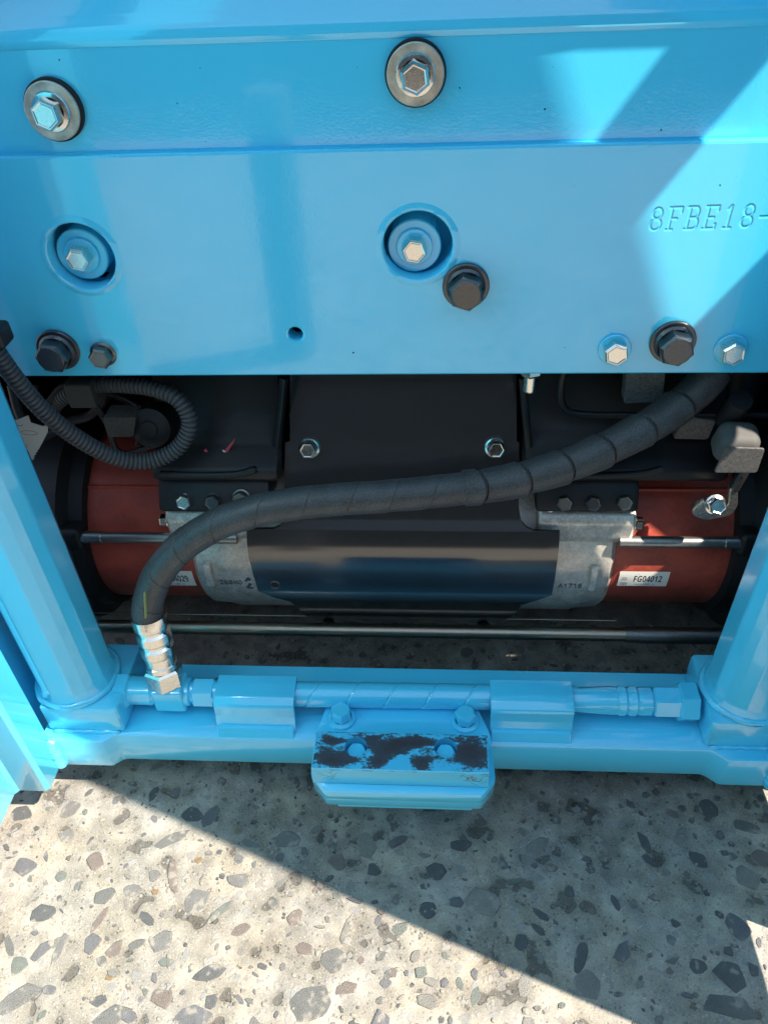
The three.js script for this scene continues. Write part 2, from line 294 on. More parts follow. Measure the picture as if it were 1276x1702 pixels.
  for (let k = 0, tries = 0; k < 205 && tries < 20000; tries++) {
    const x = rr(-0.40, 0.33), z = rr(-0.19, 0.20), r = 0.003 + Math.pow(rnd(), 2.4) * 0.011;
    if (!free(x, z, r)) continue;
    put(x, z, r, stoneMats[Math.floor(rnd() * 8)], rnd() < 0.22 ? rr(0.25, 0.4) : rr(0.5, 0.95), rnd() * 6.28); k++;
  }
  const small = stoneMats.map(() => []);                        // the many small stones, too small to pick apart
  for (let k = 0, tries = 0; k < 1500 && tries < 60000; tries++) {
    const x = rr(-0.46, 0.36), z = rr(-0.22, 0.24), r = 0.0013 + Math.pow(rnd(), 2.2) * 0.0042; if (!free(x, z, r)) continue;
    const g = stoneGeo(r, rr(0.4, 0.95)); g.rotateY(rnd() * 6.28); g.translate(x, groundY(x, z) - rr(0, 0.0004), z); small[[0, 1, 2, 0, 5, 7, 4, 2, 3, 7][Math.floor(rnd() * 10)]].push(g); k++;
  }
  small.forEach((l, k) => { if (!l.length) return; const m = part('small_stones', mergeGeometries(l), stoneMats[k], ground); m.userData.kind = 'stuff'; });
  const grit = [];                                              // small loose grit
  for (let k = 0; k < 3000; k++) {
    const x = rr(-0.5, 0.4), z = rr(-0.22, 0.26), r = 0.0005 + Math.pow(rnd(), 4) * 0.0022;
    const g = new THREE.IcosahedronGeometry(r, 0); g.scale(rr(0.7, 1.2), rr(0.5, 0.8), rr(0.7, 1.2)); g.rotateY(rnd() * 6); g.translate(x, groundY(x, z) + r * 0.2, z); grit.push(g);
  }
  const gg = part('grit', mergeGeometries(grit), std({ color: lin(0.25, 0.23, 0.195), roughness: 0.9 }), ground); gg.userData.kind = 'stuff';
}

// ------------------------------------------------------------------ truck body: front panel and the dark bay behind it
const ZL = -0.12, ZU = -0.1262, PB = 0.3758, PT = 0.5328, LIP = 0.5940;   // faces of the lower and upper plate, panel bottom, step, lip
const body = thing('truck_body', 'glossy light blue front body panel of a forklift truck, bolted above the motors', 'body panel');
{
  const X0 = -0.46, X1 = 0.40;
  const recL = at(136, 427, 'z', ZL), recM = at(694, 409, 'z', ZL), hole = at(491, 556, 'z', ZL);
  const lo = extZ([[X0, PB], [X1, PB], [X1, PT], [X0, PT]], ZL - 0.016, ZL, 0.0016, [[recL.x, recL.y, 0.0232], [recM.x, recM.y, 0.0232], [hole.x, hole.y, 0.0052]]);
  // stamped lettering and paint skin: bump map over the front of the plate
  const bw = 2048, bh = 512, cv = document.createElement('canvas'); cv.width = bw; cv.height = bh;
  const cx = cv.getContext('2d'); cx.fillStyle = '#ffffff'; cx.fillRect(0, 0, bw, bh);
  const bx0 = -0.36, bx1 = 0.28, by0 = PB - 0.001, by1 = PB + 0.16, sx = bw / (bx1 - bx0), sy = bh / (by1 - by0);
  const a = at(1076, 383, 'z', ZL), b = at(1258, 377, 'z', ZL);
  cx.setTransform(sx, 0, 0, -sy, -bx0 * sx, by1 * sy);        // metres, y up
  cx.translate(a.x, a.y); cx.rotate(Math.atan2(b.y - a.y, b.x - a.x));
  const pitch = (b.x - a.x) / 6.05, ch = 0.0138, cw = pitch * 0.68;
  const strokes = {
    8: c => { c.moveTo(cw * .85, ch * .75); c.ellipse(cw * .5, ch * .76, cw * .36, ch * .24, 0, 0, 6.283); c.moveTo(cw * .92, ch * .26); c.ellipse(cw * .5, ch * .26, cw * .42, ch * .26, 0, 0, 6.283); },
    F: c => { c.moveTo(0, 0); c.lineTo(cw * .45, 0); c.moveTo(cw * .18, 0); c.lineTo(cw * .18, ch); c.moveTo(0, ch); c.lineTo(cw * .95, ch); c.lineTo(cw * .95, ch * .78); c.moveTo(cw * .18, ch * .5); c.lineTo(cw * .65, ch * .5); },
    B: c => { c.moveTo(0, 0); c.lineTo(cw * .6, 0); c.bezierCurveTo(cw * 1.08, 0, cw * 1.08, ch * .52, cw * .6, ch * .52); c.lineTo(cw * .18, ch * .52); c.moveTo(cw * .6, ch * .52); c.bezierCurveTo(cw * .98, ch * .52, cw * .98, ch, cw * .6, ch); c.lineTo(0, ch); c.moveTo(cw * .18, 0); c.lineTo(cw * .18, ch); },
    E: c => { c.moveTo(cw * .95, ch * .2); c.lineTo(cw * .95, 0); c.lineTo(0, 0); c.moveTo(cw * .18, 0); c.lineTo(cw * .18, ch); c.moveTo(0, ch); c.lineTo(cw * .95, ch); c.lineTo(cw * .95, ch * .8); c.moveTo(cw * .18, ch * .5); c.lineTo(cw * .7, ch * .5); },
    1: c => { c.moveTo(cw * .28, ch * .85); c.lineTo(cw * .5, ch); c.lineTo(cw * .5, 0); c.moveTo(cw * .22, 0); c.lineTo(cw * .78, 0); },
    '-': c => { c.moveTo(cw * .05, ch * .45); c.lineTo(cw * .9, ch * .45); },
  };
  cx.lineCap = 'round'; cx.lineJoin = 'round';
  for (const [lw, colr] of [[0.0017, '#9a9a9a'], [0.0012, '#505050'], [0.0007, '#101010']]) {
    cx.strokeStyle = colr; cx.lineWidth = lw;
    [...'8FBE18-'].forEach((ch1, i) => { cx.save(); cx.translate(i * pitch, 0); cx.transform(1, 0, 0.05, 1, 0, 0); cx.beginPath(); strokes[ch1](cx); cx.stroke(); cx.restore(); });
  }
  const bt = new THREE.CanvasTexture(cv); bt.wrapS = bt.wrapT = THREE.ClampToEdgeWrapping;
  bt.repeat.set(1 / (bx1 - bx0), 1 / (by1 - by0)); bt.offset.set(-bx0 / (bx1 - bx0), -by0 / (by1 - by0));
  M.panelText = M.panel.clone(); M.panelText.bumpMap = bt; M.panelText.bumpScale = 0.0007;
  part('lower_plate', lo, M.panelText, body);
  part('upper_plate', extZ([[X0, PT - 0.03], [X1, PT - 0.03], [X1, LIP - 0.002], [X0, LIP - 0.002]], ZU - 0.012, ZU, 0.0005), M.panel, body);
  const lip = [[ZU - 0.012, LIP - 0.006], [ZU + 0.0004, LIP - 0.0045], [ZU + 0.0016, LIP - 0.001], [ZU + 0.0008, LIP + 0.003], [ZU - 0.003, LIP + 0.009], [ZU - 0.045, LIP + 0.080], [ZU - 0.052, LIP + 0.078]];
  part('sloped_lip', crease(extX(roundPoly(lip, [0, .001, .003, .003, .003, 0, 0]), X0, X1, 0.0004), 0.5), M.panel, body);
  // pressed rims, the wells behind the two large holes, their bosses and bolts
  for (const [c, hx, hy] of [[recL, 126, 436], [recM, 688, 422]]) {
    part('pressed_rim', crease(lathe([[0.0228, -0.012], [0.0231, 0.0003], [0.0238, 0.0010], [0.0252, 0.0011], [0.0268, 0.0006], [0.0280, 0]], 64), 0.9).rotateX(Math.PI / 2).translate(c.x, c.y, ZL), M.paint, body);
    part('well', lathe([[0, -0.030], [0.0236, -0.030], [0.0236, -0.0155]], 48).rotateX(Math.PI / 2).translate(c.x, c.y, ZL), M.paint, body);
    const p = at(hx, hy, 'z', ZL + 0.004);
    const boss = part('boss', crease(lathe([[0.0178, -0.03], [0.0178, -0.0098], [0.0170, -0.009], [0, -0.009]], 56), 0.4).rotateX(Math.PI / 2).translate(p.x, p.y, ZL), M.paint, body);
    bolt(body, V(p.x, p.y, ZL - 0.009), V(0, 0, 1), { R: 0.0086, h: 0.0085, mat: M.zinc, washer: [0.0122, 0.0022, M.paint], spin: 0.35 });
  }
  // bolts on large washers with a rubber ring behind
  for (const [px, py, spin] of [[84, 187, 0.1], [690, 126, 0.12]]) {
    const p = at(px, py, 'z', ZU + 0.009);
    bolt(body, V(p.x, p.y, ZU), V(0, 0, 1), { R: 0.0090, h: 0.0085, mat: M.zinc, ring: [0.0178, 0.0045, M.rubber], washer: [0.0166, 0.0026, M.washer], flange: [0.0116, 0.0026], spin });
  }
  // dark bolts on dark washers
  for (const [px, py, spin] of [[774, 477, 0.2], [96, 583, 0.4], [1118, 570, 0.3]]) {
    const p = at(px, py, 'z', ZL + 0.003);
    bolt(body, V(p.x, p.y, ZL), V(0, 0, 1), { R: 0.0122, h: 0.0115, mat: M.blackOx, washer: [0.0158, 0.0032, M.blackOx], flange: [0.0132, 0.003], spin, dish: false, round: true });
  }
  // small bolts along the bottom edge
  for (const [px, py, spin] of [[1021, 582, 0.2], [1214, 582, 0.1]]) {
    const p = at(px, py, 'z', ZL + 0.002);
    bolt(body, V(p.x, p.y, ZL), V(0, 0, 1), { R: 0.0088, h: 0.0085, mat: M.zinc, washer: [0.0116, 0.0018, M.paint], spin });
  }
  { const p = at(171, 590, 'z', ZL + 0.002); bolt(body, V(p.x, p.y, ZL), V(0, 0, 1), { R: 0.0086, h: 0.008, mat: M.zincDull, flange: [0.0098, 0.0022], spin: 0.35 }); }
  { const p = at(880, 640, 'z', -0.140); bolt(body, V(p.x, 0.3775, p.z), V(0, -1, 0), { R: 0.0082, h: 0.011, mat: M.zinc, flange: [0.0086, 0.003], stud: [0.0052, 0.0135], spin: 0.2 }); }
  const dirt = [];
  for (let k = 0; k < 42; k++) { const up = rnd() < 0.3, x = rr(-0.33, 0.25), y = up ? rr(PT + 0.004, LIP - 0.008) : rr(PB + 0.004, PT - 0.004), r = 0.0002 + Math.pow(rnd(), 5) * 0.0005; dirt.push(new THREE.IcosahedronGeometry(r, 0).scale(rr(0.6, 2.2), rr(0.6, 1.3), 0.4).rotateZ(rnd() * 6).translate(x, y, up ? ZU : ZL)); }
  part('dirt_specks', mergeGeometries(dirt), M.rubber, body).userData.kind = 'stuff';
  // the dark bay behind the panel
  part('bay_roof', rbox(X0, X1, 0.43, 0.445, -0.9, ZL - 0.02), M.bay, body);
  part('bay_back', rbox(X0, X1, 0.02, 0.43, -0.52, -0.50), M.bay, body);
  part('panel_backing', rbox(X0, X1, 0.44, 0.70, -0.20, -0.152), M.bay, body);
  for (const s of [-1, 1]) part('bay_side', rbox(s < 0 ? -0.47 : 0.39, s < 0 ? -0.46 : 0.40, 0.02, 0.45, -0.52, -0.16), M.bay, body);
}

// ------------------------------------------------------------------ drive axle: two red motors, grey gear case between them
const AX = { y: 0.1625, z: -0.22, r: 0.09 };
const cylX = (x0, x1, r, seg = 96) => (g => { const u = g.attributes.uv; for (let i = 0; i < u.count; i++) u.setXY(i, u.getX(i) * 0.6, u.getY(i) * (x1 - x0)); return g; })(new THREE.CylinderGeometry(r, r, x1 - x0, seg, 1, false)).rotateZ(Math.PI / 2).translate((x0 + x1) / 2, AX.y, AX.z);
const metres = (g, k) => { const u = g.attributes.uv; for (let i = 0; i < u.count; i++) u.setXY(i, u.getX(i) * k, g.attributes.position.getY(i)); return g; };
const latheX = (pts, seg = 96) => crease(metres(lathe(pts.map(([x, r]) => [r, x]), seg), 0.6), 0.5).rotateZ(-Math.PI / 2).translate(0, AX.y, AX.z);
const onDrum = (px, py, r) => {                                // the point of the drum (radius r about the axle line) that a pixel shows
  const d = V((px - W0 / 2) / F0, -(py - H0 / 2) / F0, -1).applyQuaternion(camera.quaternion), o = camera.position;
  const a = d.y * d.y + d.z * d.z, b = 2 * (d.y * (o.y - AX.y) + d.z * (o.z - AX.z)), c = (o.y - AX.y) ** 2 + (o.z - AX.z) ** 2 - r * r;
  const D = Math.max(0, b * b - 4 * a * c), t = (-b - Math.sqrt(D)) / (2 * a); return o.clone().addScaledVector(d, t);
};
function stickerTex(w, h, draw) { const cv = document.createElement('canvas'); cv.width = w; cv.height = h; const c = cv.getContext('2d'); draw(c, w, h); const t = new THREE.CanvasTexture(cv); t.colorSpace = THREE.SRGBColorSpace; return t; }
function drumSticker(x0, x1, y0px, y1px, xpx, r, tex, parent) {
  const a = onDrum(xpx, y0px, r), b = onDrum(xpx, y1px, r), A = Math.atan2(a.z - AX.z, a.y - AX.y), B = Math.atan2(b.z - AX.z, b.y - AX.y);
  const pos = [], uv = [], idx = [], n = 8;
  for (let k = 0; k <= n; k++) { const t = A + (B - A) * k / n; for (const [x, u] of [[x0, 0], [x1, 1]]) { pos.push(x, AX.y + Math.cos(t) * r, AX.z + Math.sin(t) * r); uv.push(u, 1 - k / n); } }
  for (let k = 0; k < n; k++) idx.push(2 * k, 2 * k + 2, 2 * k + 1, 2 * k + 1, 2 * k + 2, 2 * k + 3);
  const g = new THREE.BufferGeometry(); g.setAttribute('position', new THREE.Float32BufferAttribute(pos, 3)); g.setAttribute('uv', new THREE.Float32BufferAttribute(uv, 2)); g.setIndex(idx); g.computeVertexNormals();
  return part('sticker', g, std({ map: tex, roughness: 0.6 }), parent);
}
const label = text => stickerTex(512, 128, (c, w, h) => {
  c.fillStyle = '#e4e0d6'; c.fillRect(0, 0, w, h); c.fillStyle = '#20242a';
  c.font = '18px sans-serif'; c.fillText('_ . ____', 160, 20); c.fillText('. __ . _', 360, 20);
  c.font = 'bold 74px sans-serif'; c.fillText(text, 150, 88, 340);
  c.font = 'bold 36px sans-serif'; c.fillText('TIEV', 24, 122, 110); c.font = '26px monospace'; c.fillText('14420-12041-31', 170, 122, 260);
  c.fillRect(28, 52, 60, 5); c.fillRect(28, 68, 60, 5);
});
for (const side of [-1, 1]) {
  const x0 = side < 0 ? -0.326 : 0.135, x1 = side < 0 ? -0.185 : 0.272;
  const m = thing('drive_motor', side < 0 ? 'dark red drive motor at left, behind the corrugated conduit' : 'dark red drive motor at right, with the FG04012 sticker', 'motor', [0, 0, 0]);
  part('casing', crease(cylX(x0, x1, AX.r), 0.4), M.red, m);
  // seam bead along the casing and the black end bell with its rough rim
  part('casing_seam', rbox(x0 + 0.004, x1, 0.2315, 0.2350, AX.z + 0.0525, AX.z + 0.0565, 0.001), M.red, m);
  const e = side < 0 ? x0 : x1, s = side;
  part('end_bell', latheX(s < 0 ? [[e - 0.11, 0.06], [e - 0.11, 0.112], [e - 0.012, 0.112], [e - 0.006, 0.100], [e + 0.006, 0.098], [e + 0.008, 0.09], [e + 0.008, 0.06]] : [[e - 0.008, 0.06], [e - 0.008, 0.09], [e - 0.006, 0.098], [e + 0.006, 0.100], [e + 0.012, 0.112], [e + 0.11, 0.112], [e + 0.11, 0.06]]), M.castBlack, m);
  // long through bolt
  const p = at(side < 0 ? 210 : 1140, side < 0 ? 893 : 901, 'z', -0.128);
  const y = p.y, z = -0.128;
  part('through_rod', new THREE.CylinderGeometry(0.0052, 0.0052, (s < 0 ? 0.165 : 0.118), 28).rotateZ(Math.PI / 2).translate(s < 0 ? -0.258 : 0.222, y, z), M.rod, m);
  const q = []; for (let k = 0; k <= 16; k++) q.push([0.0052 + (k % 2) * 0.0008, k * 0.0011]);
  part('rod_thread', lathe(q, 24).rotateZ(s < 0 ? Math.PI / 2 : -Math.PI / 2).translate(s < 0 ? e + 0.026 : e - 0.020, y, z), M.rod, m);
  part('rod_lug', rbox(e - 0.012 + (s < 0 ? -0.004 : 0.004), e + 0.012 + (s < 0 ? -0.004 : 0.004), y - 0.012, y + 0.012, AX.z + 0.03, z + 0.007, 0.005), M.castBlack, m);
  if (s > 0) drumSticker(onDrum(1028, 960, 0.0908).x, onDrum(1111, 960, 0.0908).x, 950, 974, 1070, 0.0908, label('FG04012'), m);
  else { const xr = onDrum(322, 960, 0.0908).x; drumSticker(xr - 0.044, xr, 949, 973, 300, 0.0908, label('FG04029'), m); }
}
const caseThing = thing('gear_case', 'grey cast aluminium gear case between the two red motors, partly behind the black cover', 'gear case');
{
  const xL = -0.222, xR = 0.163;
  part('housing', latheX([[xL, 0.06], [xL, 0.0915], [xL + 0.004, 0.095], [xL + 0.022, 0.0965], [xL + 0.030, 0.0985], [xR - 0.030, 0.0985], [xR - 0.022, 0.0965], [xR - 0.004, 0.095], [xR, 0.0915], [xR, 0.06]]), M.alu, caseThing);
  // flat shoulders that carry the terminal covers
  for (const [px0, px1, s] of [[278, 425, -1], [893, 1056, 1]]) {
    const a = at(px0, 868, 'z', -0.130), b = at(px1, 868, 'z', -0.130), x0 = a.x, x1 = b.x;
    part('shoulder', extX(roundPoly([[-0.20, 0.20], [-0.131, 0.20], [-0.128, 0.207], [-0.126, 0.226], [-0.131, 0.233], [-0.20, 0.262]], 0.003), x0, x1, 0.003), M.alu, caseThing);
    const c = at(s < 0 ? 283 : 1062, s < 0 ? 868 : 874, 'z', -0.134);
    bolt(caseThing, V(s < 0 ? x0 - 0.001 : x1 + 0.001, c.y, -0.137), V(s, 0, 0.1), { R: 0.0062, h: 0.006, mat: M.zinc, flange: [0.0072, 0.002] });
    part('cast_rib', extX(roundPoly([[-0.14, 0.150], [-0.1185, 0.150], [-0.1175, 0.17], [-0.119, 0.178], [-0.14, 0.178]], 0.003), s < 0 ? at(338, 950, 'z', -0.12).x : at(982, 950, 'z', -0.12).x, s < 0 ? at(352, 950, 'z', -0.12).x : at(996, 950, 'z', -0.12).x, 0.002), M.alu, caseThing);
  }
}

{                                                              // raised casting marks on the gear case
  const font = await new FontLoader().loadAsync('fonts/droid/droid_sans_regular.typeface.json');
  for (const [px, py, text] of [[926, 976, 'A1716'], [366, 970, '2K8K0']]) {
    const p = onDrum(px, py, 0.0984), a = Math.atan2(p.z - AX.z, p.y - AX.y);
    const g = new TextGeometry(text, { font, size: 0.0056, depth: 0.0008, curveSegments: 4, bevelEnabled: false });
    g.rotateX(-(Math.PI / 2 - a)); g.translate(p.x, p.y, p.z); part('casting_mark', g, M.castMark, caseThing);
  }
}

// terminal covers of the motors: black cast boxes with a bolted flange
for (const s of [-1, 1]) {
  const t = thing('terminal_cover', s < 0 ? 'black terminal cover over the left motor, under the corrugated conduit loop' : 'black terminal cover over the right motor, behind the thick hose', 'cover');
  const P = (px, py, z) => at(px, py, 'z', z);
  const f0 = P(s < 0 ? 262 : 890, 835, -0.124).x, f1 = P(s < 0 ? 448 : 1062, 835, -0.124).x;
  const yb = P(s < 0 ? 350 : 980, 853, -0.122).y, yt = P(s < 0 ? 350 : 980, 800, -0.134).y;
  part('flange', crease(extX(roundPoly([[-0.16, yb + 0.004], [-0.1235, yb], [-0.1205, yb + 0.004], [-0.133, yt], [-0.17, yt + 0.01]], [0, .002, .003, .003, 0]), f0, f1, 0.004), 0.5), M.castBlack, t);
  const c0 = P(s < 0 ? 248 : 872, 720, -0.15).x, c1 = P(s < 0 ? 462 : 1215, 720, -0.15).x;
  const y1 = P(s < 0 ? 360 : 1000, 783, -0.132).y, y2 = P(s < 0 ? 360 : 1000, 700, -0.165).y;
  part('box', crease(extX(roundPoly([[-0.2, yt - 0.004], [-0.137, yt - 0.002], [-0.128, y1 - 0.006], [-0.130, y1 + 0.002], [-0.150, y1 + 0.012], [-0.168, y2], [-0.205, 0.40], [-0.23, 0.40]], [0, .003, .004, .004, .012, .02, 0, 0]), c0, c1, 0.006), 0.5), M.castBlack, t);
  part('rim_bead', sweep([[s < 0 ? 268 : 893, 788], [s < 0 ? 330 : 960, 790], [s < 0 ? 395 : 1060, 788], [s < 0 ? 425 : 1100, 780]].map(([x, y]) => P(x, y, -0.129)), 40, 12, () => 0.0032).g, M.castBlack, t);
  const n = V(0, 0.42, 0.9);
  for (const [px, py, mat] of s < 0 ? [[309, 829, M.zinc], [356, 829, M.blackOx], [402, 824, M.zincDull]] : [[936, 831, M.zincDull], [983, 831, M.blackOx], [1035, 830, M.zincDull]])
    bolt(t, P(px, py + 3, -0.127), n, { R: 0.0068, h: 0.0068, mat, flange: [0.0082, 0.0022], spin: px * 0.37 });
  for (const [px, py] of s < 0 ? [] : [[914, 840], [958, 838], [1010, 838]]) {
    const p = P(px, py, -0.1262); const g = new THREE.CircleGeometry(0.0042, 14).scale(0.8, 1.1, 1); g.rotateX(-0.44); g.translate(p.x, p.y, p.z + 0.0025); part('paint_dab', g, M.white, t);
  }
  if (s < 0) {
    const q = (list, mat, z) => { const a = list.map(([x, y]) => P(x, y, z)); part('paint_mark', ext(a.map(v => [v.x, v.y]), 0.0008, 0.0002).translate(0, 0, z), mat, t); };
    q([[364, 762], [376, 745], [391, 728], [388, 736], [378, 752], [367, 764]], M.pink, -0.1465); q([[343, 745], [350, 758], [364, 762], [358, 764], [346, 760], [339, 748]], M.pink, -0.1465); q([[370, 747], [376, 750], [382, 768], [380, 770]], M.white, -0.1463);
  }
}

// black bent cover plate between the motors
const cover = thing('cover_plate', 'black bent sheet cover bolted between the two motors', 'cover');
{
  const P = (px, py, z) => at(px, py, 'z', z);
  const rows = [[600, -0.190], [627, -0.184], [735, -0.158], [860, -0.126], [884, -0.1185], [905, -0.1135], [917, -0.1115], [926, -0.1105], [938, -0.1100], [960, -0.1098], [985, -0.1105], [1000, -0.1130], [1015, -0.118], [1026, -0.1245], [1034, -0.131]];
  // left and right edge in the photograph's pixels at each row of the sheet (top to bottom)
  const outline = [[600, 482, 858], [733, 482, 858], [736, 474, 862], [842, 472, 862], [850, 472, 863], [866, 471, 866], [876, 465, 875], [881, 455, 888], [882, 410, 930], [905, 411, 929], [930, 414, 926], [960, 422, 922], [986, 430, 917], [996, 455, 890], [1003, 484, 866], [1012, 495, 860], [1022, 503, 850], [1029, 512, 836], [1034, 525, 828]];
  const zOf = r => { for (let k = 1; k < rows.length; k++) if (r <= rows[k][0]) { const t = (r - rows[k - 1][0]) / (rows[k][0] - rows[k - 1][0]); return rows[k - 1][1] + t * (rows[k][1] - rows[k - 1][1]); } return rows.at(-1)[1]; };
  const sheet = (off, flip) => {
    const rowsAll = [...new Set([...outline.map(o => o[0]), ...rows.map(r => r[0])])].sort((a, b) => a - b), N = 24, pos = [], uv = [], idx = [];
    let len = 0, prev = null;
    rowsAll.forEach(r => {
      let k = 1; while (k < outline.length - 1 && outline[k][0] < r) k++;
      const a = outline[k - 1], b = outline[k], t = (r - a[0]) / (b[0] - a[0]);
      const xl = a[1] + t * (b[1] - a[1]), xr = a[2] + t * (b[2] - a[2]), z = zOf(r);
      const mid = P(670, r, z); if (prev) len += Math.hypot(mid.y - prev.y, mid.z - prev.z); prev = mid;
      const L = P(xl, r, z), R = P(xr, r, z);
      for (let i = 0; i <= N; i++) { const u = i / N; pos.push(L.x + (R.x - L.x) * u, mid.y, z + off); uv.push(L.x + (R.x - L.x) * u, len); }
    });
    for (let j = 0; j < rowsAll.length - 1; j++) for (let i = 0; i < N; i++) { const a = j * (N + 1) + i, b = a + N + 1; flip ? idx.push(a, a + 1, b, b, a + 1, b + 1) : idx.push(a, b, a + 1, b, b + 1, a + 1); }
    // edges
    const g = new THREE.BufferGeometry(); g.setAttribute('position', new THREE.Float32BufferAttribute(pos, 3)); g.setAttribute('uv', new THREE.Float32BufferAttribute(uv, 2)); g.setIndex(idx); g.computeVertexNormals();
    return { g, pos, n: rowsAll.length, N };
  };
  const A = sheet(0, false), B = sheet(-0.0025, true);
  const ep = [], quad = (a, b) => { const p = (S, k) => S.pos.slice(k * 3, k * 3 + 3); ep.push(...p(A, a), ...p(B, a), ...p(A, b), ...p(A, b), ...p(B, a), ...p(B, b)); };
  for (let j = 0; j < A.n - 1; j++) { quad(j * 25, (j + 1) * 25); quad((j + 1) * 25 + 24, j * 25 + 24); }
  for (let i = 0; i < 24; i++) quad((A.n - 1) * 25 + i, (A.n - 1) * 25 + i + 1);
  const eg = new THREE.BufferGeometry(); eg.setAttribute('position', new THREE.Float32BufferAttribute(ep, 3)); eg.setAttribute('uv', new THREE.Float32BufferAttribute(new Float32Array(ep.length / 3 * 2), 2)); eg.computeVertexNormals();
  part('sheet', join([A.g, B.g, eg]), M.coverBlack, cover);
  for (const [px, py] of [[514, 742], [823, 741]]) bolt(cover, P(px, py + 2, -0.1555), V(0, 0.35, 0.95), { R: 0.0078, h: 0.0085, mat: M.zinc, flange: [0.0092, 0.0026], spin: 0.5 });
  for (const [px, py] of [[546, 1036], [802, 1040]]) bolt(cover, P(px, py - 4, -0.133), V(0, -1, 0.45), { R: 0.0052, h: 0.0045, mat: M.zincDull, flange: [0.006, 0.002] });
  const hp = P(457, 972, -0.1100); part('drain_hole_rim', new THREE.TorusGeometry(0.0042, 0.0009, 10, 28).translate(hp.x, hp.y, hp.z), M.coverBlack, cover);
  part('drain_hole', new THREE.CircleGeometry(0.0038, 24).translate(hp.x, hp.y, hp.z + 0.0004), M.bay, cover);
  for (const [x0, x1] of [[462, 497], [845, 880]]) { const a = P(x0, 737, -0.170), b = P(x1, 757, -0.170); part('tab', rbox(a.x, b.x, b.y, a.y, -0.176, -0.172, 0.0008), M.castBlack, cover); }
}
// upright edges of the frame beside the cover
{
  const t = thing('bay_bracket', 'dark upright bracket edges left and right of the black cover plate', 'bracket');
  for (const [a, b] of [[[472, 628], [452, 810]], [[868, 628], [882, 790]]]) {
    const p = at(...a, 'z', -0.158), q = at(...b, 'z', -0.148);
    part('upright', sweep([p, p.clone().lerp(q, 0.5), q], 10, 4, () => 0.004).g, M.castBlack, t);
  }
}

// ------------------------------------------------------------------ tie rod below the motors
{
  const t = thing('tie_rod', 'thin steel rod running crosswise below the motors', 'rod');
  const a = at(150, 1046, 'z', -0.118), b = at(1092, 1050, 'z', -0.118), yy = (a.y + b.y) / 2;
  const c = at(1060, 1050, 'z', -0.118), d = at(1240, 1052, 'z', -0.118);
  part('rod', new THREE.CylinderGeometry(0.0066, 0.0066, c.x - a.x, 36).rotateZ(Math.PI / 2).translate((a.x + c.x) / 2, yy, -0.118), M.brass, t);
  part('rod_end', new THREE.CylinderGeometry(0.0080, 0.0080, d.x - c.x, 36).rotateZ(Math.PI / 2).translate((c.x + d.x) / 2, yy, -0.118), M.zincDull, t);
  part('collar', new THREE.CylinderGeometry(0.0074, 0.0074, 0.012, 36).rotateZ(Math.PI / 2).translate(c.x - 0.006, yy, -0.118), M.zincDull, t);
  part('support_strip', rbox(a.x, c.x - 0.02, yy + 0.010, yy + 0.0112, -0.1275, -0.1255, 0.0005), M.brass, t);
}

// ------------------------------------------------------------------ mast: rails, cross member, clips, bump stop, fittings
const mast = thing('lift_mast', 'light blue mast bottom with cross member, rails, pipe clips and bump stop', 'mast');
const CT = 0.0836, CB = 0.0455;
{
  const XL = -0.345, XR = 0.300;
  const plate = [[XL, -0.081], [XR, -0.081], [XR, 0.0095], [0.2475, 0.0095], [0.2365, 0.0], [-0.279, 0.0], [-0.288, 0.0075], [XL, 0.0075]];
  part('cross_member', crease(extY(roundPoly(plate.map(p => p), [0, 0, 0, .002, .004, .004, .002, 0]), CB, CT, 0.0018), 0.5), M.paint, mast);
  // rails: web, rear flange, rounded corners; the right one is cut away at its foot
  const prof = s => { const m = x => s < 0 ? x : -0.047 - x; const q = [[-0.345, 0.004], [-0.337, 0.0055], [-0.337, 0.031], [-0.3405, 0.0345], [-0.364, 0.0345], [-0.3672, 0.038], [-0.3672, 0.240], [-0.369, 0.243], [-0.385, 0.243], [-0.385, 0.004]]; return (s < 0 ? q.slice().reverse() : q).map(([x, z]) => [m(x), z]); };
  part('rail', crease(extY(prof(-1), CB, 1.7, 0.002), 0.4), M.paint, mast);
  const R = prof(1).map(([x, z]) => [x, z]);
  part('rail', crease(extY(R, 0.12, 1.7, 0.001), 0.4), M.paint, mast);
  part('rail_foot', crease(extY([[0.302, -0.08], [0.302, 0.004], [0.29, 0.004], [0.29, 0.0345], [0.32, 0.0345], [0.32, 0.126], [0.338, 0.126], [0.338, -0.08]].reverse(), CB, 0.119, 0.002), 0.4), M.paint, mast);
  for (const s of [-1, 1]) part('rail_gusset', rbox(s < 0 ? -0.372 : 0.313, s < 0 ? -0.360 : 0.325, CB, 0.6, s < 0 ? -0.09 : -0.062, s < 0 ? 0.0035 : 0.0035, 0.002), M.paint, mast);
  // weld lumps where cross member meets the rail
  for (const s of [-1, 1]) {                                    // weld bead in the corner of rail and cross member
    const x = s < 0 ? -0.3362 : 0.2892, zf = s < 0 ? 0.0078 : 0.0098;
    const up = []; for (let k = 0; k <= 8; k++) up.push(V(x + 0.0006 * Math.sin(k * 2.1), CB - 0.001 + (CT - CB + 0.003) * k / 8, zf + 0.0005 * Math.sin(k * 3.3)));
    part('weld', sweep(up, 90, 16, (q, a, L) => 0.0052 * Math.pow(Math.min(1, Math.min(q, L - q) / 0.004), 0.5) + 0.0005 * Math.abs(Math.sin(q * 700)) + 0.0006 * noise.noise(q * 90, 1, s)).g, M.paint, mast);
  }
}
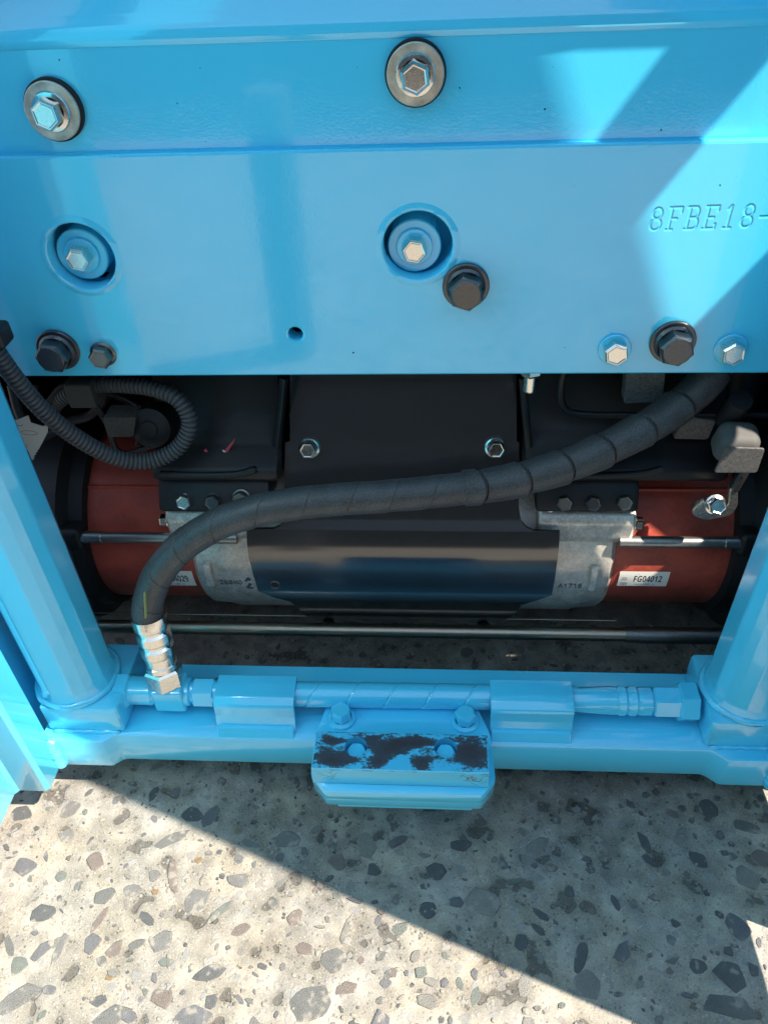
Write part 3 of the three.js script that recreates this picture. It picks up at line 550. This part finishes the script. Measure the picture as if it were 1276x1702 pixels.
// pipe clips over the pressure hose
for (const [x0p, x1p] of [[357, 490], [814, 951]]) {
  const mid = (x0p + x1p) / 2, off = x0p < 600 ? 0 : 8;
  const yT = 0.1185;
  const zb = at(mid, 1123 + off, 'y', yT).z, zf = at(mid, 1160 + off, 'y', yT - 0.001).z, zm = at(mid, 1186 + off, 'y', 0.103).z, z0 = at(mid, 1216 + off, 'y', CT + 0.001).z;
  const x0 = at(x0p, 1180, 'y', 0.105).x, x1 = at(x1p, 1180, 'y', 0.105).x;
  const outer = [[zb, yT], [(zb + zf) / 2, yT + 0.0004], [zf, yT - 0.0012], [zf + 0.006, yT - 0.006], [zm, 0.103], [z0, CT - 0.0005]], inner = outer.map(([z, y], i) => [z - (i > 2 ? 0.0042 : i > 1 ? 0.002 : 0), y - (i > 2 ? 0.0012 : 0.004)]);
  part('pipe_clip', crease(extX(roundPoly([...outer, ...inner.reverse()], [0, 0, .004, .004, .006, 0, 0, .006, .004, .003, 0, 0]).reverse(), x0, x1, 0.001), 0.6), M.paint, mast);
  part('weld', extX([[z0 - 0.003, CT - 0.001], [z0 + 0.006, CT - 0.001], [z0 + 0.001, CT + 0.007], [z0 - 0.004, CT + 0.007]].reverse(), x0 + 0.001, x1 - 0.001, 0.0015), M.paint, mast);
}
// bump stop
{
  const tongue = [[-0.0915, -0.034], [0.039, -0.034], [0.0505, -0.003], [0.0525, 0.040], [0.0415, 0.0545], [-0.0855, 0.0545], [-0.0985, 0.040], [-0.0985, -0.003]];
  const TT = 0.0958;
  part('tongue_plate', crease(extY(roundPoly(tongue, [.008, .008, .004, .003, .003, .003, .003, .004]), CT - 0.0005, TT, 0.0016), 0.5), M.paint, mast);
  part('tongue_front', crease(extY(roundPoly([[-0.0980, 0.003], [0.0500, 0.003], [0.0520, 0.040], [0.0412, 0.0541], [-0.0852, 0.0541], [-0.0980, 0.040]], [0, 0, .003, .003, .003, .003]), 0.0735, TT - 0.0014, 0.0014), 0.5), M.paint, mast);
  part('lower_plate', extY([[-0.0765, 0.003], [0.034, 0.003], [0.034, 0.0515], [-0.0765, 0.0515]], 0.0665, 0.0734, 0.001), M.paint, mast);
  for (const [px, py, spin] of [[566, 1180, 0.15], [773, 1185, 0.3]]) { const p = at(px, py, 'y', TT + 0.0125); bolt(mast, V(p.x, TT, p.z), Y, { R: 0.0092, h: 0.0105, mat: M.paint, flange: [0.0125, 0.0032], spin, dish: false, round: true }); }
  // worn rubber pad, painted over and rubbed through
  const BT = 0.1175, bx = [-0.0950, 0.0458], bz = [0.0132, 0.0478];
  const h1 = at(592, 1247, 'y', 0.1125), h2 = at(740, 1249, 'y', 0.1125);
  const w = 1024, h = 256, X = x => (x - bx[0]) / (bx[1] - bx[0]) * w, Z = z => (z - bz[0]) / (bz[1] - bz[0]) * h;
  const tex = (() => {                                          // blue paint smeared and rubbed away from the black rubber
    const W1 = 1024, H1 = 256, d = new Uint8Array(W1 * H1 * 4), G = (x, y, cx0, cy0, sx, sy) => Math.exp(-(((x - cx0) / sx) ** 2) - ((y - cy0) / sy) ** 2);
    const c1 = [X(h1.x), Z(h1.z)], c2 = [X(h2.x), Z(h2.z)];
    for (let j = 0; j < H1; j++) for (let i = 0; i < W1; i++) {
      const y = j;                                              // row 0 is the far edge
      const n1 = noise.noise(i * 0.012, y * 0.03, 1.5), n2 = noise.noise(i * 0.05, y * 0.09, 4.5), n3 = noise.noise(i * 0.22, y * 0.30, 8.5);
      const d1 = Math.hypot(i - c1[0], y - c1[1]), d2 = Math.hypot(i - c2[0], y - c2[1]), a1 = Math.atan2(y - c1[1], i - c1[0]), a2 = Math.atan2(y - c2[1], i - c2[0]);
      const fan = Math.max(d1 < 190 ? 0.5 * noise.noise(a1 * 5, d1 * 0.01, 2.5) * (1 - d1 / 190) : 0, d2 < 190 ? 0.5 * noise.noise(a2 * 5, d2 * 0.01, 6.5) * (1 - d2 / 190) : 0);
      let w = G(i, y, 120, 185, 120, 60) + 0.9 * G(i, y, 110, 60, 70, 28) + 1.15 * G(i, y, 470, 95, 120, 55) + 0.9 * G(i, y, 610, 60, 110, 28) + 0.9 * G(i, y, 385, 195, 50, 48) + 0.95 * G(i, y, 640, 195, 55, 50) + 1.25 * G(i, y, 925, 120, 95, 85) + 0.5 * G(i, y, 330, 40, 60, 30) - 0.55 * G(i, y, 520, 215, 60, 50) - 0.5 * G(i, y, 760, 235, 80, 30);
      w += 0.42 * n1 + 0.30 * n2 + 0.26 * n3 + 0.6 * fan - 0.13;
      w += Math.max(0, 1 - Math.min(i, W1 - 1 - i, y, H1 - 1 - y) / 9) * (0.55 + 0.9 * noise.noise(i * 0.02, y * 0.02, 12.5));
      const crack = Math.abs(noise.noise(i * 0.035, y * 0.045, 20.5) + 0.3 * n2), cr = crack < 0.022 && noise.noise(i * 0.01, y * 0.02, 30.5) > -0.05;
      let t = Math.max(0, Math.min(1, w * 5)); if (t < 0.6 && cr) t = 0.85;
      const streak = 0.5 + 0.5 * noise.noise(i * 0.02, y * 0.5, 40.5), k = 0.85 + 0.3 * streak, film = t * (0.80 + 0.20 * Math.min(1, w + 0.4 * n3));
      const q = [[74, 196, 236], [60, 52, 58]], o = ((H1 - 1 - j) * W1 + i) * 4;
      for (let c = 0; c < 3; c++) d[o + c] = Math.round(q[0][c] * (1 - film) + q[1][c] * k * film); d[o + 3] = 255;
    }
    const t = new THREE.DataTexture(d, W1, H1); t.magFilter = THREE.LinearFilter; t.colorSpace = THREE.SRGBColorSpace; t.needsUpdate = true; return t;
  })();
  const side = stickerTex(1024, 160, (c, w1, hh) => { c.fillStyle = '#56cdf0'; c.fillRect(0, 0, w1, hh); c.fillStyle = '#241f24'; c.strokeStyle = '#1e2a36';
    for (let k = 0; k < 26; k++) { const x = rnd() * w1; if (rnd() < 0.7) c.fillRect(x, 0, rr(10, 70), rr(4, 12)); }
    for (let k = 0; k < 34; k++) { let x = rnd() < 0.65 ? rr(840, 1010) : rr(20, 120), y = rr(20, 120), a = rr(-0.7, 0.3); c.lineWidth = rr(1, 2.4); c.beginPath(); c.moveTo(x, y); for (let q = 0; q < 5; q++) { a += rr(-0.5, 0.5); x += Math.cos(a) * rr(5, 14); y += Math.sin(a) * rr(5, 14); c.lineTo(x, y); } c.stroke(); }
    c.fillStyle = '#8a6a3c'; for (const [x, y, r] of [[905, 62, 13], [935, 75, 15], [925, 50, 9], [952, 62, 8]]) { c.beginPath(); c.moveTo(x - r, y); c.lineTo(x, y - r * 0.8); c.lineTo(x + r, y + 2); c.lineTo(x + 2, y + r * 0.7); c.fill(); } });
  const mTop = phys({ map: tex, roughness: 0.5, clearcoat: 0.25, clearcoatRoughness: 0.3 }), mSide = phys({ map: side, roughness: 0.45, clearcoat: 0.6, clearcoatRoughness: 0.15 });
  // pad body with two counterbores; front face a separate skin so that its print keeps its place
  const g = extY([[bx[0], bz[0]], [bx[1], bz[0]], [bx[1], bz[1]], [bx[0], bz[1]]], TT, BT, 0.0009, [[h1.x, h1.z, 0.0100], [h2.x, h2.z, 0.0100]]);
  { const p = g.attributes.position, u = g.attributes.uv, nn = g.attributes.normal; for (let k = 0; k < p.count; k++) { if (Math.abs(nn.getY(k)) > 0.3) u.setXY(k, (p.getX(k) - bx[0]) / (bx[1] - bx[0]), 1 - (p.getZ(k) - bz[0]) / (bz[1] - bz[0])); else u.setXY(k, (p.getX(k) - bx[0]) / (bx[1] - bx[0]), (p.getY(k) - TT) / (BT - TT)); } }
  const pad = new THREE.Mesh(g, [mTop, mSide]); pad.name = 'pad'; pad.castShadow = pad.receiveShadow = true; mast.add(pad);
  pad.userData.label = 'rubber pad with blue paint rubbed through to black';
  for (const p of [h1, h2]) bolt(mast, V(p.x, TT + 0.0005, p.z), Y, { R: 0.0088, h: 0.0155, mat: M.paint, spin: 0.5, dish: false, round: true });
}

// lift cylinders
for (const s of [-1, 1]) {
  const cx = s < 0 ? -0.3160 : 0.2655, cz = -0.038, bc = s < 0 ? -0.3055 : 0.2655;
  const t = thing('lift_cylinder', s < 0 ? 'light blue lift cylinder at left beside the hose fitting' : 'light blue lift cylinder at right on its base block', 'hydraulic cylinder', [0, 0, 0]);
  part('tube', crease(lathe([[0, 0.112], [0.0345, 0.112], [0.0352, 0.118], [0.0340, 0.1225], [0.0325, 0.127], [0.032, 0.132], [0.032, 0.60], [0.029, 0.602], [0, 0.602]], 128), 0.6).translate(cx, 0, cz), M.paint, t);
  const ringPts = []; for (let k = 0; k <= 40; k++) { const a = k / 40 * 6.2832; ringPts.push(V(cx + 0.0338 * Math.cos(a), 0.1188, cz + 0.0338 * Math.sin(a))); }
  part('weld_bead', sweep(ringPts, 420, 12, (q, a) => 0.0036 + 0.00005 * Math.sin(q * 1900 + 1.6 * Math.sin(q * 160)) + 0.0011 * noise.noise(q * 60, a, 4 + s)).g, M.paint, t);
  const x0 = bc - 0.0350, x1 = bc + 0.0350, z0 = -0.0770, z1 = -0.0035;
  const blk = roundPoly([[x0, z0], [x1, z0], [x1, z1], [x0, z1]], 0.005, 3);
  part('base_block', crease(extY(blk, CT + 0.0002, 0.1165, 0.0025), 0.4), M.paint, t);
  const foot = []; for (let k = 0; k <= 12; k++) foot.push(V(x0 + 0.004 + (x1 - x0 - 0.008) * k / 12, CT + 0.0005, z1 + 0.0005 + 0.0005 * Math.sin(k * 2.3)));
  part('weld_bead', sweep(foot, 160, 10, (q, a, L) => (0.0022 + 0.00004 * Math.sin(q * 1500) + 0.0009 * noise.noise(q * 80, a, 9)) * Math.pow(Math.min(1, Math.min(q, L - q) / 0.004), 0.5)).g, M.paint, t);
}

// fittings and hose along the cross member
const hoseY = 0.1045;
const hp0 = at(270, 1150, 'y', hoseY), hp1 = at(1110, 1164, 'y', hoseY), HZ = (hp0.z + hp1.z) / 2;
const X = px => at(px, 1155, 'z', HZ).x;
const rodX = (prof, mat, parent, name, seg = 40, spin = 0) => { const g = seg === 6 ? flat(lathe(prof.map(([x, r]) => [r, x]), 6)) : crease(lathe(prof.map(([x, r]) => [r, x]), seg), 0.5); return part(name, g.rotateY(spin).rotateZ(-Math.PI / 2).translate(0, hoseY, HZ), mat, parent); };
{
  const hexp = (a, b, R) => [[a, 0], [a, R * 0.86], [a + 0.0015, R], [b - 0.0015, R], [b, R * 0.86], [b, 0]];
  const t = thing('pipe_tee', 'light blue painted tee fitting beside the left cylinder, under the thick hose', 'pipe fitting');
  rodX(hexp(X(199), X(224), 0.0168), M.paint, t, 'hex_nut', 6, 0.2);
  rodX([[X(222), 0], [X(222), 0.0128], [X(258), 0.0128], [X(262), 0.0115], [X(310), 0.0115], [X(312), 0.0125], [X(320), 0.0125], [X(322), 0.010], [X(328), 0.010], [X(328), 0]], M.paint, t, 'tee_body');
  const cxx = X(290);
  part('tee_branch', rbox(cxx - 0.015, cxx + 0.0135, hoseY - 0.0135, hoseY + 0.0135, HZ - 0.0125, HZ + 0.0135, 0.003), M.paint, t);
  rodX(hexp(X(326), X(362), 0.0138), M.paint, t, 'hex_nut', 6, 0.25);
  // hose along the member, wound with a painted strip
  const h = thing('painted_hose', 'light blue painted hose wound with strip, lying along the cross member through two clips', 'hose');
  const pts = []; for (let k = 0; k <= 10; k++) { const u = k / 10; pts.push(V(X(356) + (X(960) - X(356)) * u, hoseY + 0.0008 * Math.sin(u * 5), HZ + 0.0012 * Math.sin(u * 4 + 1))); }
  const spiral = (R, pitch, depth) => (s, a) => { let f = (s / pitch + a / 6.2832) % 1; if (f < 0) f += 1; const w = 0.0011 / pitch; return R + depth * (0.5 - f) * 0.5 - (f < w ? depth * 1.3 : 0) ; };
  part('wound_hose', sweep(pts, 520, 40, spiral(0.0112, 0.034, 0.0009)).g, M.paint, h);
  const fer = [[X(952), 0.0105], [X(1000), 0.0118], [X(1022), 0.0122]]; for (const p of [1030, 1048]) fer.push([X(p - 4), 0.0118], [X(p), 0.0128], [X(p + 8), 0.0128], [X(p + 12), 0.0114]); fer.push([X(1063), 0.0120], [X(1068), 0.0122], [X(1082), 0.0122], [X(1084), 0.010], [X(1086), 0.010], [X(1086), 0]);
  rodX(fer, M.paint, h, 'ferrule');
  rodX(hexp(X(1085), X(1131), 0.0140), M.paint, h, 'hex_nut', 6, 0.2);
  rodX(hexp(X(1128), X(1160), 0.0178), M.paint, h, 'lock_nut', 6, 0.0);
}

// ------------------------------------------------------------------ thick black hose with steel end
{
  const t = thing('hydraulic_hose', 'thick black spiral wrapped hydraulic hose curving down to the tee fitting', 'hose');
  const P = (px, py, z) => at(px, py, 'z', z);
  const path = [P(1215, 560, -0.165), P(1170, 636, -0.150), P(1120, 680, -0.138), P(1060, 718, -0.125), P(960, 766, -0.110), P(850, 800, -0.098), P(760, 813, -0.090), P(640, 825, -0.083), P(540, 832, -0.078), P(440, 846, -0.072), P(360, 872, -0.067), P(295, 915, -0.060), P(258, 965, -0.054), P(245, 1015, -0.049), P(247, 1030, -0.0475)];
  const fr = (s, pitch, a, k = 1) => { let f = (s / pitch + k * a / 6.2832) % 1; return f < 0 ? f + 1 : f; };
  const R = 0.0128;
  const seg = sweep(path, 1500, 44, (s, a, L) => {
    const right = s < 0.245 ? 1 : 0, f = right ? fr(s, 0.032, a, 0) : fr(s + 0.004 * Math.sin(s * 23), 0.034, a, 1), w = right ? 0.05 : 0.018;
    if (right) { const lean = fr(s + 0.010 * (Math.sin(a + 0.8) * 0.5 + 0.5) + 0.002 * noise.noise(s * 12, 2.2, 1), 0.034, 0, 0); return R * 1.09 + 0.0016 * (0.5 - lean) + (lean < 0.06 ? -0.0032 : 0) + 0.0003 * noise.noise(s * 50, a * 1.5, 3); }
    let r = R + 0.00035 * (0.5 - f) + (f < w ? -0.0007 : 0);
    r += 0.00025 * noise.noise(s * 60, a * 1.5, 3);
    return r;
  });
  part('wrapped_hose', seg.g, M.hose, t);
  { const p0 = P(241, 986, -0.0375), p1 = P(243, 1025, -0.0345); const g = new THREE.CapsuleGeometry(0.0016, p0.distanceTo(p1), 4, 10).scale(1, 1, 0.35); const m = part('paint_stroke', g, std({ color: lin(0.32, 0.36, 0.12), roughness: 0.6 }), t); m.position.copy(p0.clone().lerp(p1, 0.5)); m.quaternion.setFromUnitVectors(Y, p1.clone().sub(p0).normalize()); }
  // steel ferrule and swivel nut down into the tee
  const a = P(247, 1022, -0.0480), b = V(at(275, 1140, 'y', hoseY + 0.012).x, hoseY + 0.010, HZ), d = b.clone().sub(a), Ln = d.length();
  const k = u => u * Ln, fp = [[0.0100, 0], [0.0145, 0], [0.0150, k(.03)], [0.0147, k(.14)], [0.0126, k(.17)], [0.0126, k(.2)], [0.0146, k(.23)], [0.0146, k(.33)], [0.0126, k(.36)], [0.0126, k(.39)], [0.0146, k(.42)], [0.0144, k(.52)], [0.0126, k(.55)], [0.0128, k(.66)], [0.0138, k(.67)], [0.0138, k(.73)], [0.008, k(.73)]];
  const f = part('ferrule', crease(lathe(fp, 48), 0.5), M.zinc, t); f.position.copy(a); f.quaternion.setFromUnitVectors(Y, d.clone().normalize());
  const nut = part('swivel_nut', flat(lathe([[0.011, k(.73)], [0.0148, k(.74)], [0.0165, k(.77)], [0.0165, k(.97)], [0.0142, k(1)], [0.008, k(1)]], 6)), M.zinc, t); nut.position.copy(a); nut.quaternion.copy(f.quaternion); nut.rotateY(0.35);
}

// ------------------------------------------------------------------ corrugated conduit loop at the left
{
  const t = thing('corrugated_conduit', 'dark grey corrugated cable conduit looping at upper left under the panel', 'conduit');
  const P = (px, py, z) => at(px, py, 'z', z);
  const path = [P(-45, 520, -0.085), P(-14, 572, -0.088), P(28, 632, -0.092), P(78, 688, -0.098), P(140, 735, -0.106), P(200, 763, -0.114), P(250, 766, -0.122), P(296, 744, -0.130), P(316, 702, -0.137), P(296, 664, -0.143), P(250, 645, -0.149), P(205, 640, -0.153), P(160, 640, -0.157), P(120, 652, -0.162), P(92, 672, -0.168), P(84, 690, -0.175)];
  const R = 0.0068, pitch = 0.0037;
  const c = sweep(path, 1500, 22, s => { const f = (s / pitch) % 1; return f < 0.62 ? R + 0.0001 * Math.sin(f / 0.62 * 3.14) : f < 0.70 ? R - 0.0012 * (f - 0.62) / 0.08 : f < 0.92 ? R - 0.0012 : R - 0.0012 * (1 - f) / 0.08; });
  part('corrugated_tube', c.g, M.conduit, t);
  const k = P(2, 556, -0.088); part('connector', rbox(k.x - 0.016, k.x + 0.004, k.y - 0.008, k.y + 0.007, k.z - 0.01, k.z + 0.008, 0.003), M.black, t);
  const q = P(143, 650, -0.155); part('clamp', rbox(q.x - 0.012, q.x + 0.010, q.y - 0.010, q.y + 0.012, q.z - 0.008, q.z + 0.0115, 0.002), M.olive, t);
}
// small parts in the dark bay
{
  const wires = thing('bay_cables', 'thin black cables hanging in the dark bay at upper left', 'cables');
  for (const [l, r] of [[[[20, 640, -.16], [34, 690, -.15], [60, 730, -.15], [118, 700, -.16], [150, 690, -.165], [190, 640, -.17]], 0.0042], [[[60, 640, -.17], [70, 680, -.16], [110, 640, -.165], [200, 660, -.165], [240, 690, -.16], [230, 740, -.16]], 0.0030], [[[150, 660, -.15], [176, 700, -.148], [200, 752, -.15], [260, 740, -.15]], 0.0026]]) part('cable', sweep(l.map(([x, y, z]) => at(x, y, 'z', z)), 60, 10, () => r).g, M.black, wires);
  const P = (px, py, z) => at(px, py, 'z', z);
  const quadPlate = (name, lab, cat, pts, z, mat, thick = 0.003) => { const a = pts.map(([x, y]) => P(x, y, z)); const t = thing(name, lab, cat); part('plate', ext(roundPoly(a.map(v => [v.x, v.y]), 0.003).reverse(), thick, 0.0008).translate(0, 0, z - thick), mat, t); return t; };
  const padL = quadPlate('terminal_block', 'small olive grey block inside the conduit loop', 'block', [[170, 694], [226, 694], [222, 727], [180, 727]], -0.142, M.olive, 0.02);
  { const c = P(250, 712, -0.146); part('round_cap', crease(lathe([[0.018, -0.02], [0.017, 0], [0.0125, 0.002], [0.0075, 0.003], [0.0068, 0.0042], [0, 0.0042]], 40), 0.4).rotateX(Math.PI / 2 - 0.3).translate(c.x, c.y, c.z), M.castBlack, padL); }
  quadPlate('cable_block', 'grey block behind the right edge of the hose, just under the panel', 'block', [[1040, 618], [1106, 620], [1100, 668], [1036, 672]], -0.150, M.greyPlate, 0.012);
  quadPlate('grey_pad', 'grey square pad under the upper right end of the thick hose', 'block', [[1138, 692], [1190, 700], [1176, 731], [1118, 730]], -0.146, M.greyPlate, 0.010);
  // bead frame of the right cover
  const t = thing('rounded_strip', 'black rounded frame strip under the panel at right', 'strip');
  part('strip', sweep([P(938, 612, -0.152), P(932, 640, -0.152), P(933, 668, -0.152), P(941, 681, -0.152), P(956, 687, -0.152), P(1060, 690, -0.152), P(1180, 690, -0.152), P(1320, 689, -0.152)], 120, 12, () => 0.0028).g, M.black, t);
  const post = P(1225, 650, -0.19); part('post', new THREE.CylinderGeometry(0.016, 0.016, 0.12, 32).translate(post.x, post.y, post.z), M.black, t);
  // white tag at the left
  const tg = [[24, 700], [48, 690], [52, 702], [72, 708], [81, 706], [80, 718], [50, 776], [10, 790]].map(([x, y]) => P(x, y, -0.102));
  const tagT = thing('paper_tag', 'cream paper tag with black digits behind the left cylinder', 'tag');
  const shp = ext(tg.map(v => [v.x, v.y]).reverse(), 0.0006, 0).translate(0, 0, -0.102);
  const mnx = Math.min(...tg.map(v => v.x)), mxx = Math.max(...tg.map(v => v.x)), mny = Math.min(...tg.map(v => v.y)), mxy = Math.max(...tg.map(v => v.y));
  { const u = shp.attributes.uv, p = shp.attributes.position; for (let k = 0; k < p.count; k++) u.setXY(k, (p.getX(k) - mnx) / (mxx - mnx), (p.getY(k) - mny) / (mxy - mny)); }
  const tt = stickerTex(384, 512, (c, w, h) => { c.fillStyle = '#cfc9ba'; c.fillRect(0, 0, w, h); c.fillStyle = '#1c1c20'; c.save(); c.translate(226, 402); c.rotate(-0.95); c.font = 'bold 50px sans-serif'; c.fillText('5/050', 0, 0); c.restore(); c.fillRect(150, 250, 60, 8); c.fillRect(200, 236, 8, 26); c.strokeStyle = '#9a5a3a'; c.lineWidth = 4; c.beginPath(); c.ellipse(255, 140, 46, 17, 0.1, 0, 6.28); c.stroke(); c.strokeStyle = '#4a4642'; c.beginPath(); c.moveTo(190, 70); c.lineTo(220, 84); c.lineTo(236, 74); c.stroke(); });
  part('sheet', shp, std({ map: tt, roughness: 0.8 }), tagT);
  // rubber boot, plate and lug at the right
  const b = thing('cable_terminal', 'grey rubber boot over a small plate at the right end of the bay', 'cable terminal');
  const k0 = P(1224, 738, -0.125);
  { const g = new RoundedBoxGeometry(0.031, 0.030, 0.026, 5, 0.009).rotateX(0.35).rotateZ(-0.06).translate(k0.x, k0.y - 0.001, k0.z - 0.004); part('boot', g, M.boot, b); part('boot_neck', new THREE.CylinderGeometry(0.0085, 0.0105, 0.03, 28).rotateX(0.5).translate(k0.x - 0.002, k0.y + 0.020, k0.z - 0.018), M.black, b); }
  const pp = [[1186, 786], [1206, 744], [1271, 746], [1257, 786]].map(([x, y]) => P(x, y, -0.108)); part('plate', ext(roundPoly(pp.map(v => [v.x, v.y]), 0.0025).reverse(), 0.002, 0.0005).translate(0, 0, -0.110), M.greyPlate, b);
  const lugs = [[1150, 845], [1150, 858], [1172, 866], [1214, 858], [1226, 842], [1226, 812], [1212, 812], [1209, 838], [1200, 846], [1170, 832]].map(([x, y]) => P(x, y, -0.113));
  const lug = thing('cable_lug', 'pale metal cable lug bolted on the right motor', 'cable lug');
  part('lug_body', ext(roundPoly(lugs.map(v => [v.x, v.y]), 0.004).reverse(), 0.006, 0.0012).translate(0, 0, -0.119), M.rod, lug);
  bolt(lug, P(1187, 838, -0.113), V(0, 0.45, 0.9), { R: 0.0072, h: 0.0075, mat: M.zinc, flange: [0.0088, 0.0025], spin: 0.3 });
  part('cable', sweep([P(1219, 812, -0.116), P(1228, 796, -0.116), P(1240, 776, -0.118)], 16, 14, () => 0.0042).g, M.black, lug);
}

// ------------------------------------------------------------------ right side frame of the truck, outside the picture: its openings let in the sun
{
  const s = thing('side_frame', 'light blue side frame of the truck with openings, right of the picture', 'frame');
  // outline in (z, y) at x = 0.45: everything in front of the leaning post, a crossbar, a lower plate with a window
  const post = y => -0.009 + 0.0955 * (y - 0.85);
  const zb = -0.30;
  const add = (pts, name) => part(name, extX(pts, 0.45, 0.458, 0.0005), M.paint, s);
  add([[-0.0117, 0.30], [-0.0117, 0.6548], [post(0.6552), 0.6552], [post(1.9), 1.9], [0.21, 1.9], [0.21, 0.30]].reverse(), 'front_post');
  add([[zb, 0.97], [post(0.97) - 0.0003, 0.97], [post(1.0525) - 0.0003, 1.0525], [zb, 1.0525]].reverse(), 'crossbar');
  add([[zb, 0.655], [post(0.655) - 0.0003, 0.655], [post(0.812) - 0.0003, 0.812], [zb, 0.812]].reverse(), 'mid_plate');
  add([[zb, 0.16], [-0.012, 0.16], [-0.012, 0.46], [-0.012, 0.578], [-0.022, 0.575], [-0.032, 0.53], [-0.046, 0.53], [-0.046, 0.6547], [zb, 0.6547]].reverse(), 'low_plate');
  part('wheel_guard', rbox(0.355, 0.365, 0, 0.352, -0.40, 0.0035, 0.002), M.black, s);
  part('wheel_guard', rbox(0.355, 0.365, 0.3525, 0.46, -0.051, 0.0035, 0.002), M.black, s);
  add([[zb, 1.32], [post(1.32) - 0.0003, 1.32], [post(1.9) - 0.0003, 1.9], [zb, 1.9]].reverse(), 'top_plate');
}

// raised carriage between the rails, cowl above the panel: outside the picture, they shade the sky
{
  const c = thing('fork_carriage', 'light blue fork carriage raised high between the mast rails, above the picture', 'carriage');
  for (const [y0, y1] of [[1.26, 1.40], [1.62, 1.76]]) part('carriage_bar', rbox(-0.33, 0.28, y0, y1, 0.10, 0.14, 0.004), M.paint, c);
  for (const x of [-0.30, -0.10, 0.06, 0.25]) part('carriage_plate', rbox(x - 0.012, x + 0.012, 1.24, 1.80, 0.03, 0.10, 0.003), M.paint, c);
  const w = thing('cowl', 'light blue cowl of the truck above the front panel, above the picture', 'cowl');
  part('cowl_plate', rbox(-0.46, 0.40, 0.72, 1.25, -0.26, -0.23, 0.004), M.paint, w);
  part('cowl_edge', rbox(-0.46, 0.40, 0.6725, 0.715, -0.30, -0.1025, 0.001), M.paint, w);
  part('guard_roof', rbox(-0.46, 0.40, 2.0, 2.04, -1.4, -0.15, 0.01), M.paint, w);
  const b = thing('yard_wall', 'dark low wall across the yard behind the viewer', 'wall');
  part('wall', rbox(-6, 6, 0, 2.2, 2.6, 2.8, 0.01), std({ color: lin(0.06, 0.065, 0.07), roughness: 0.9, map: withRepeat(grime, 1) }), b);
  const k = thing('yard_post', 'dark post standing in the yard behind the viewer', 'post');
  part('pole', new THREE.CylinderGeometry(0.036, 0.038, 0.42, 32).translate(-0.248, 0.21, 0.62), std({ color: lin(0.12, 0.12, 0.125), roughness: 0.7 }), k);
}

renderer.render(scene, camera);
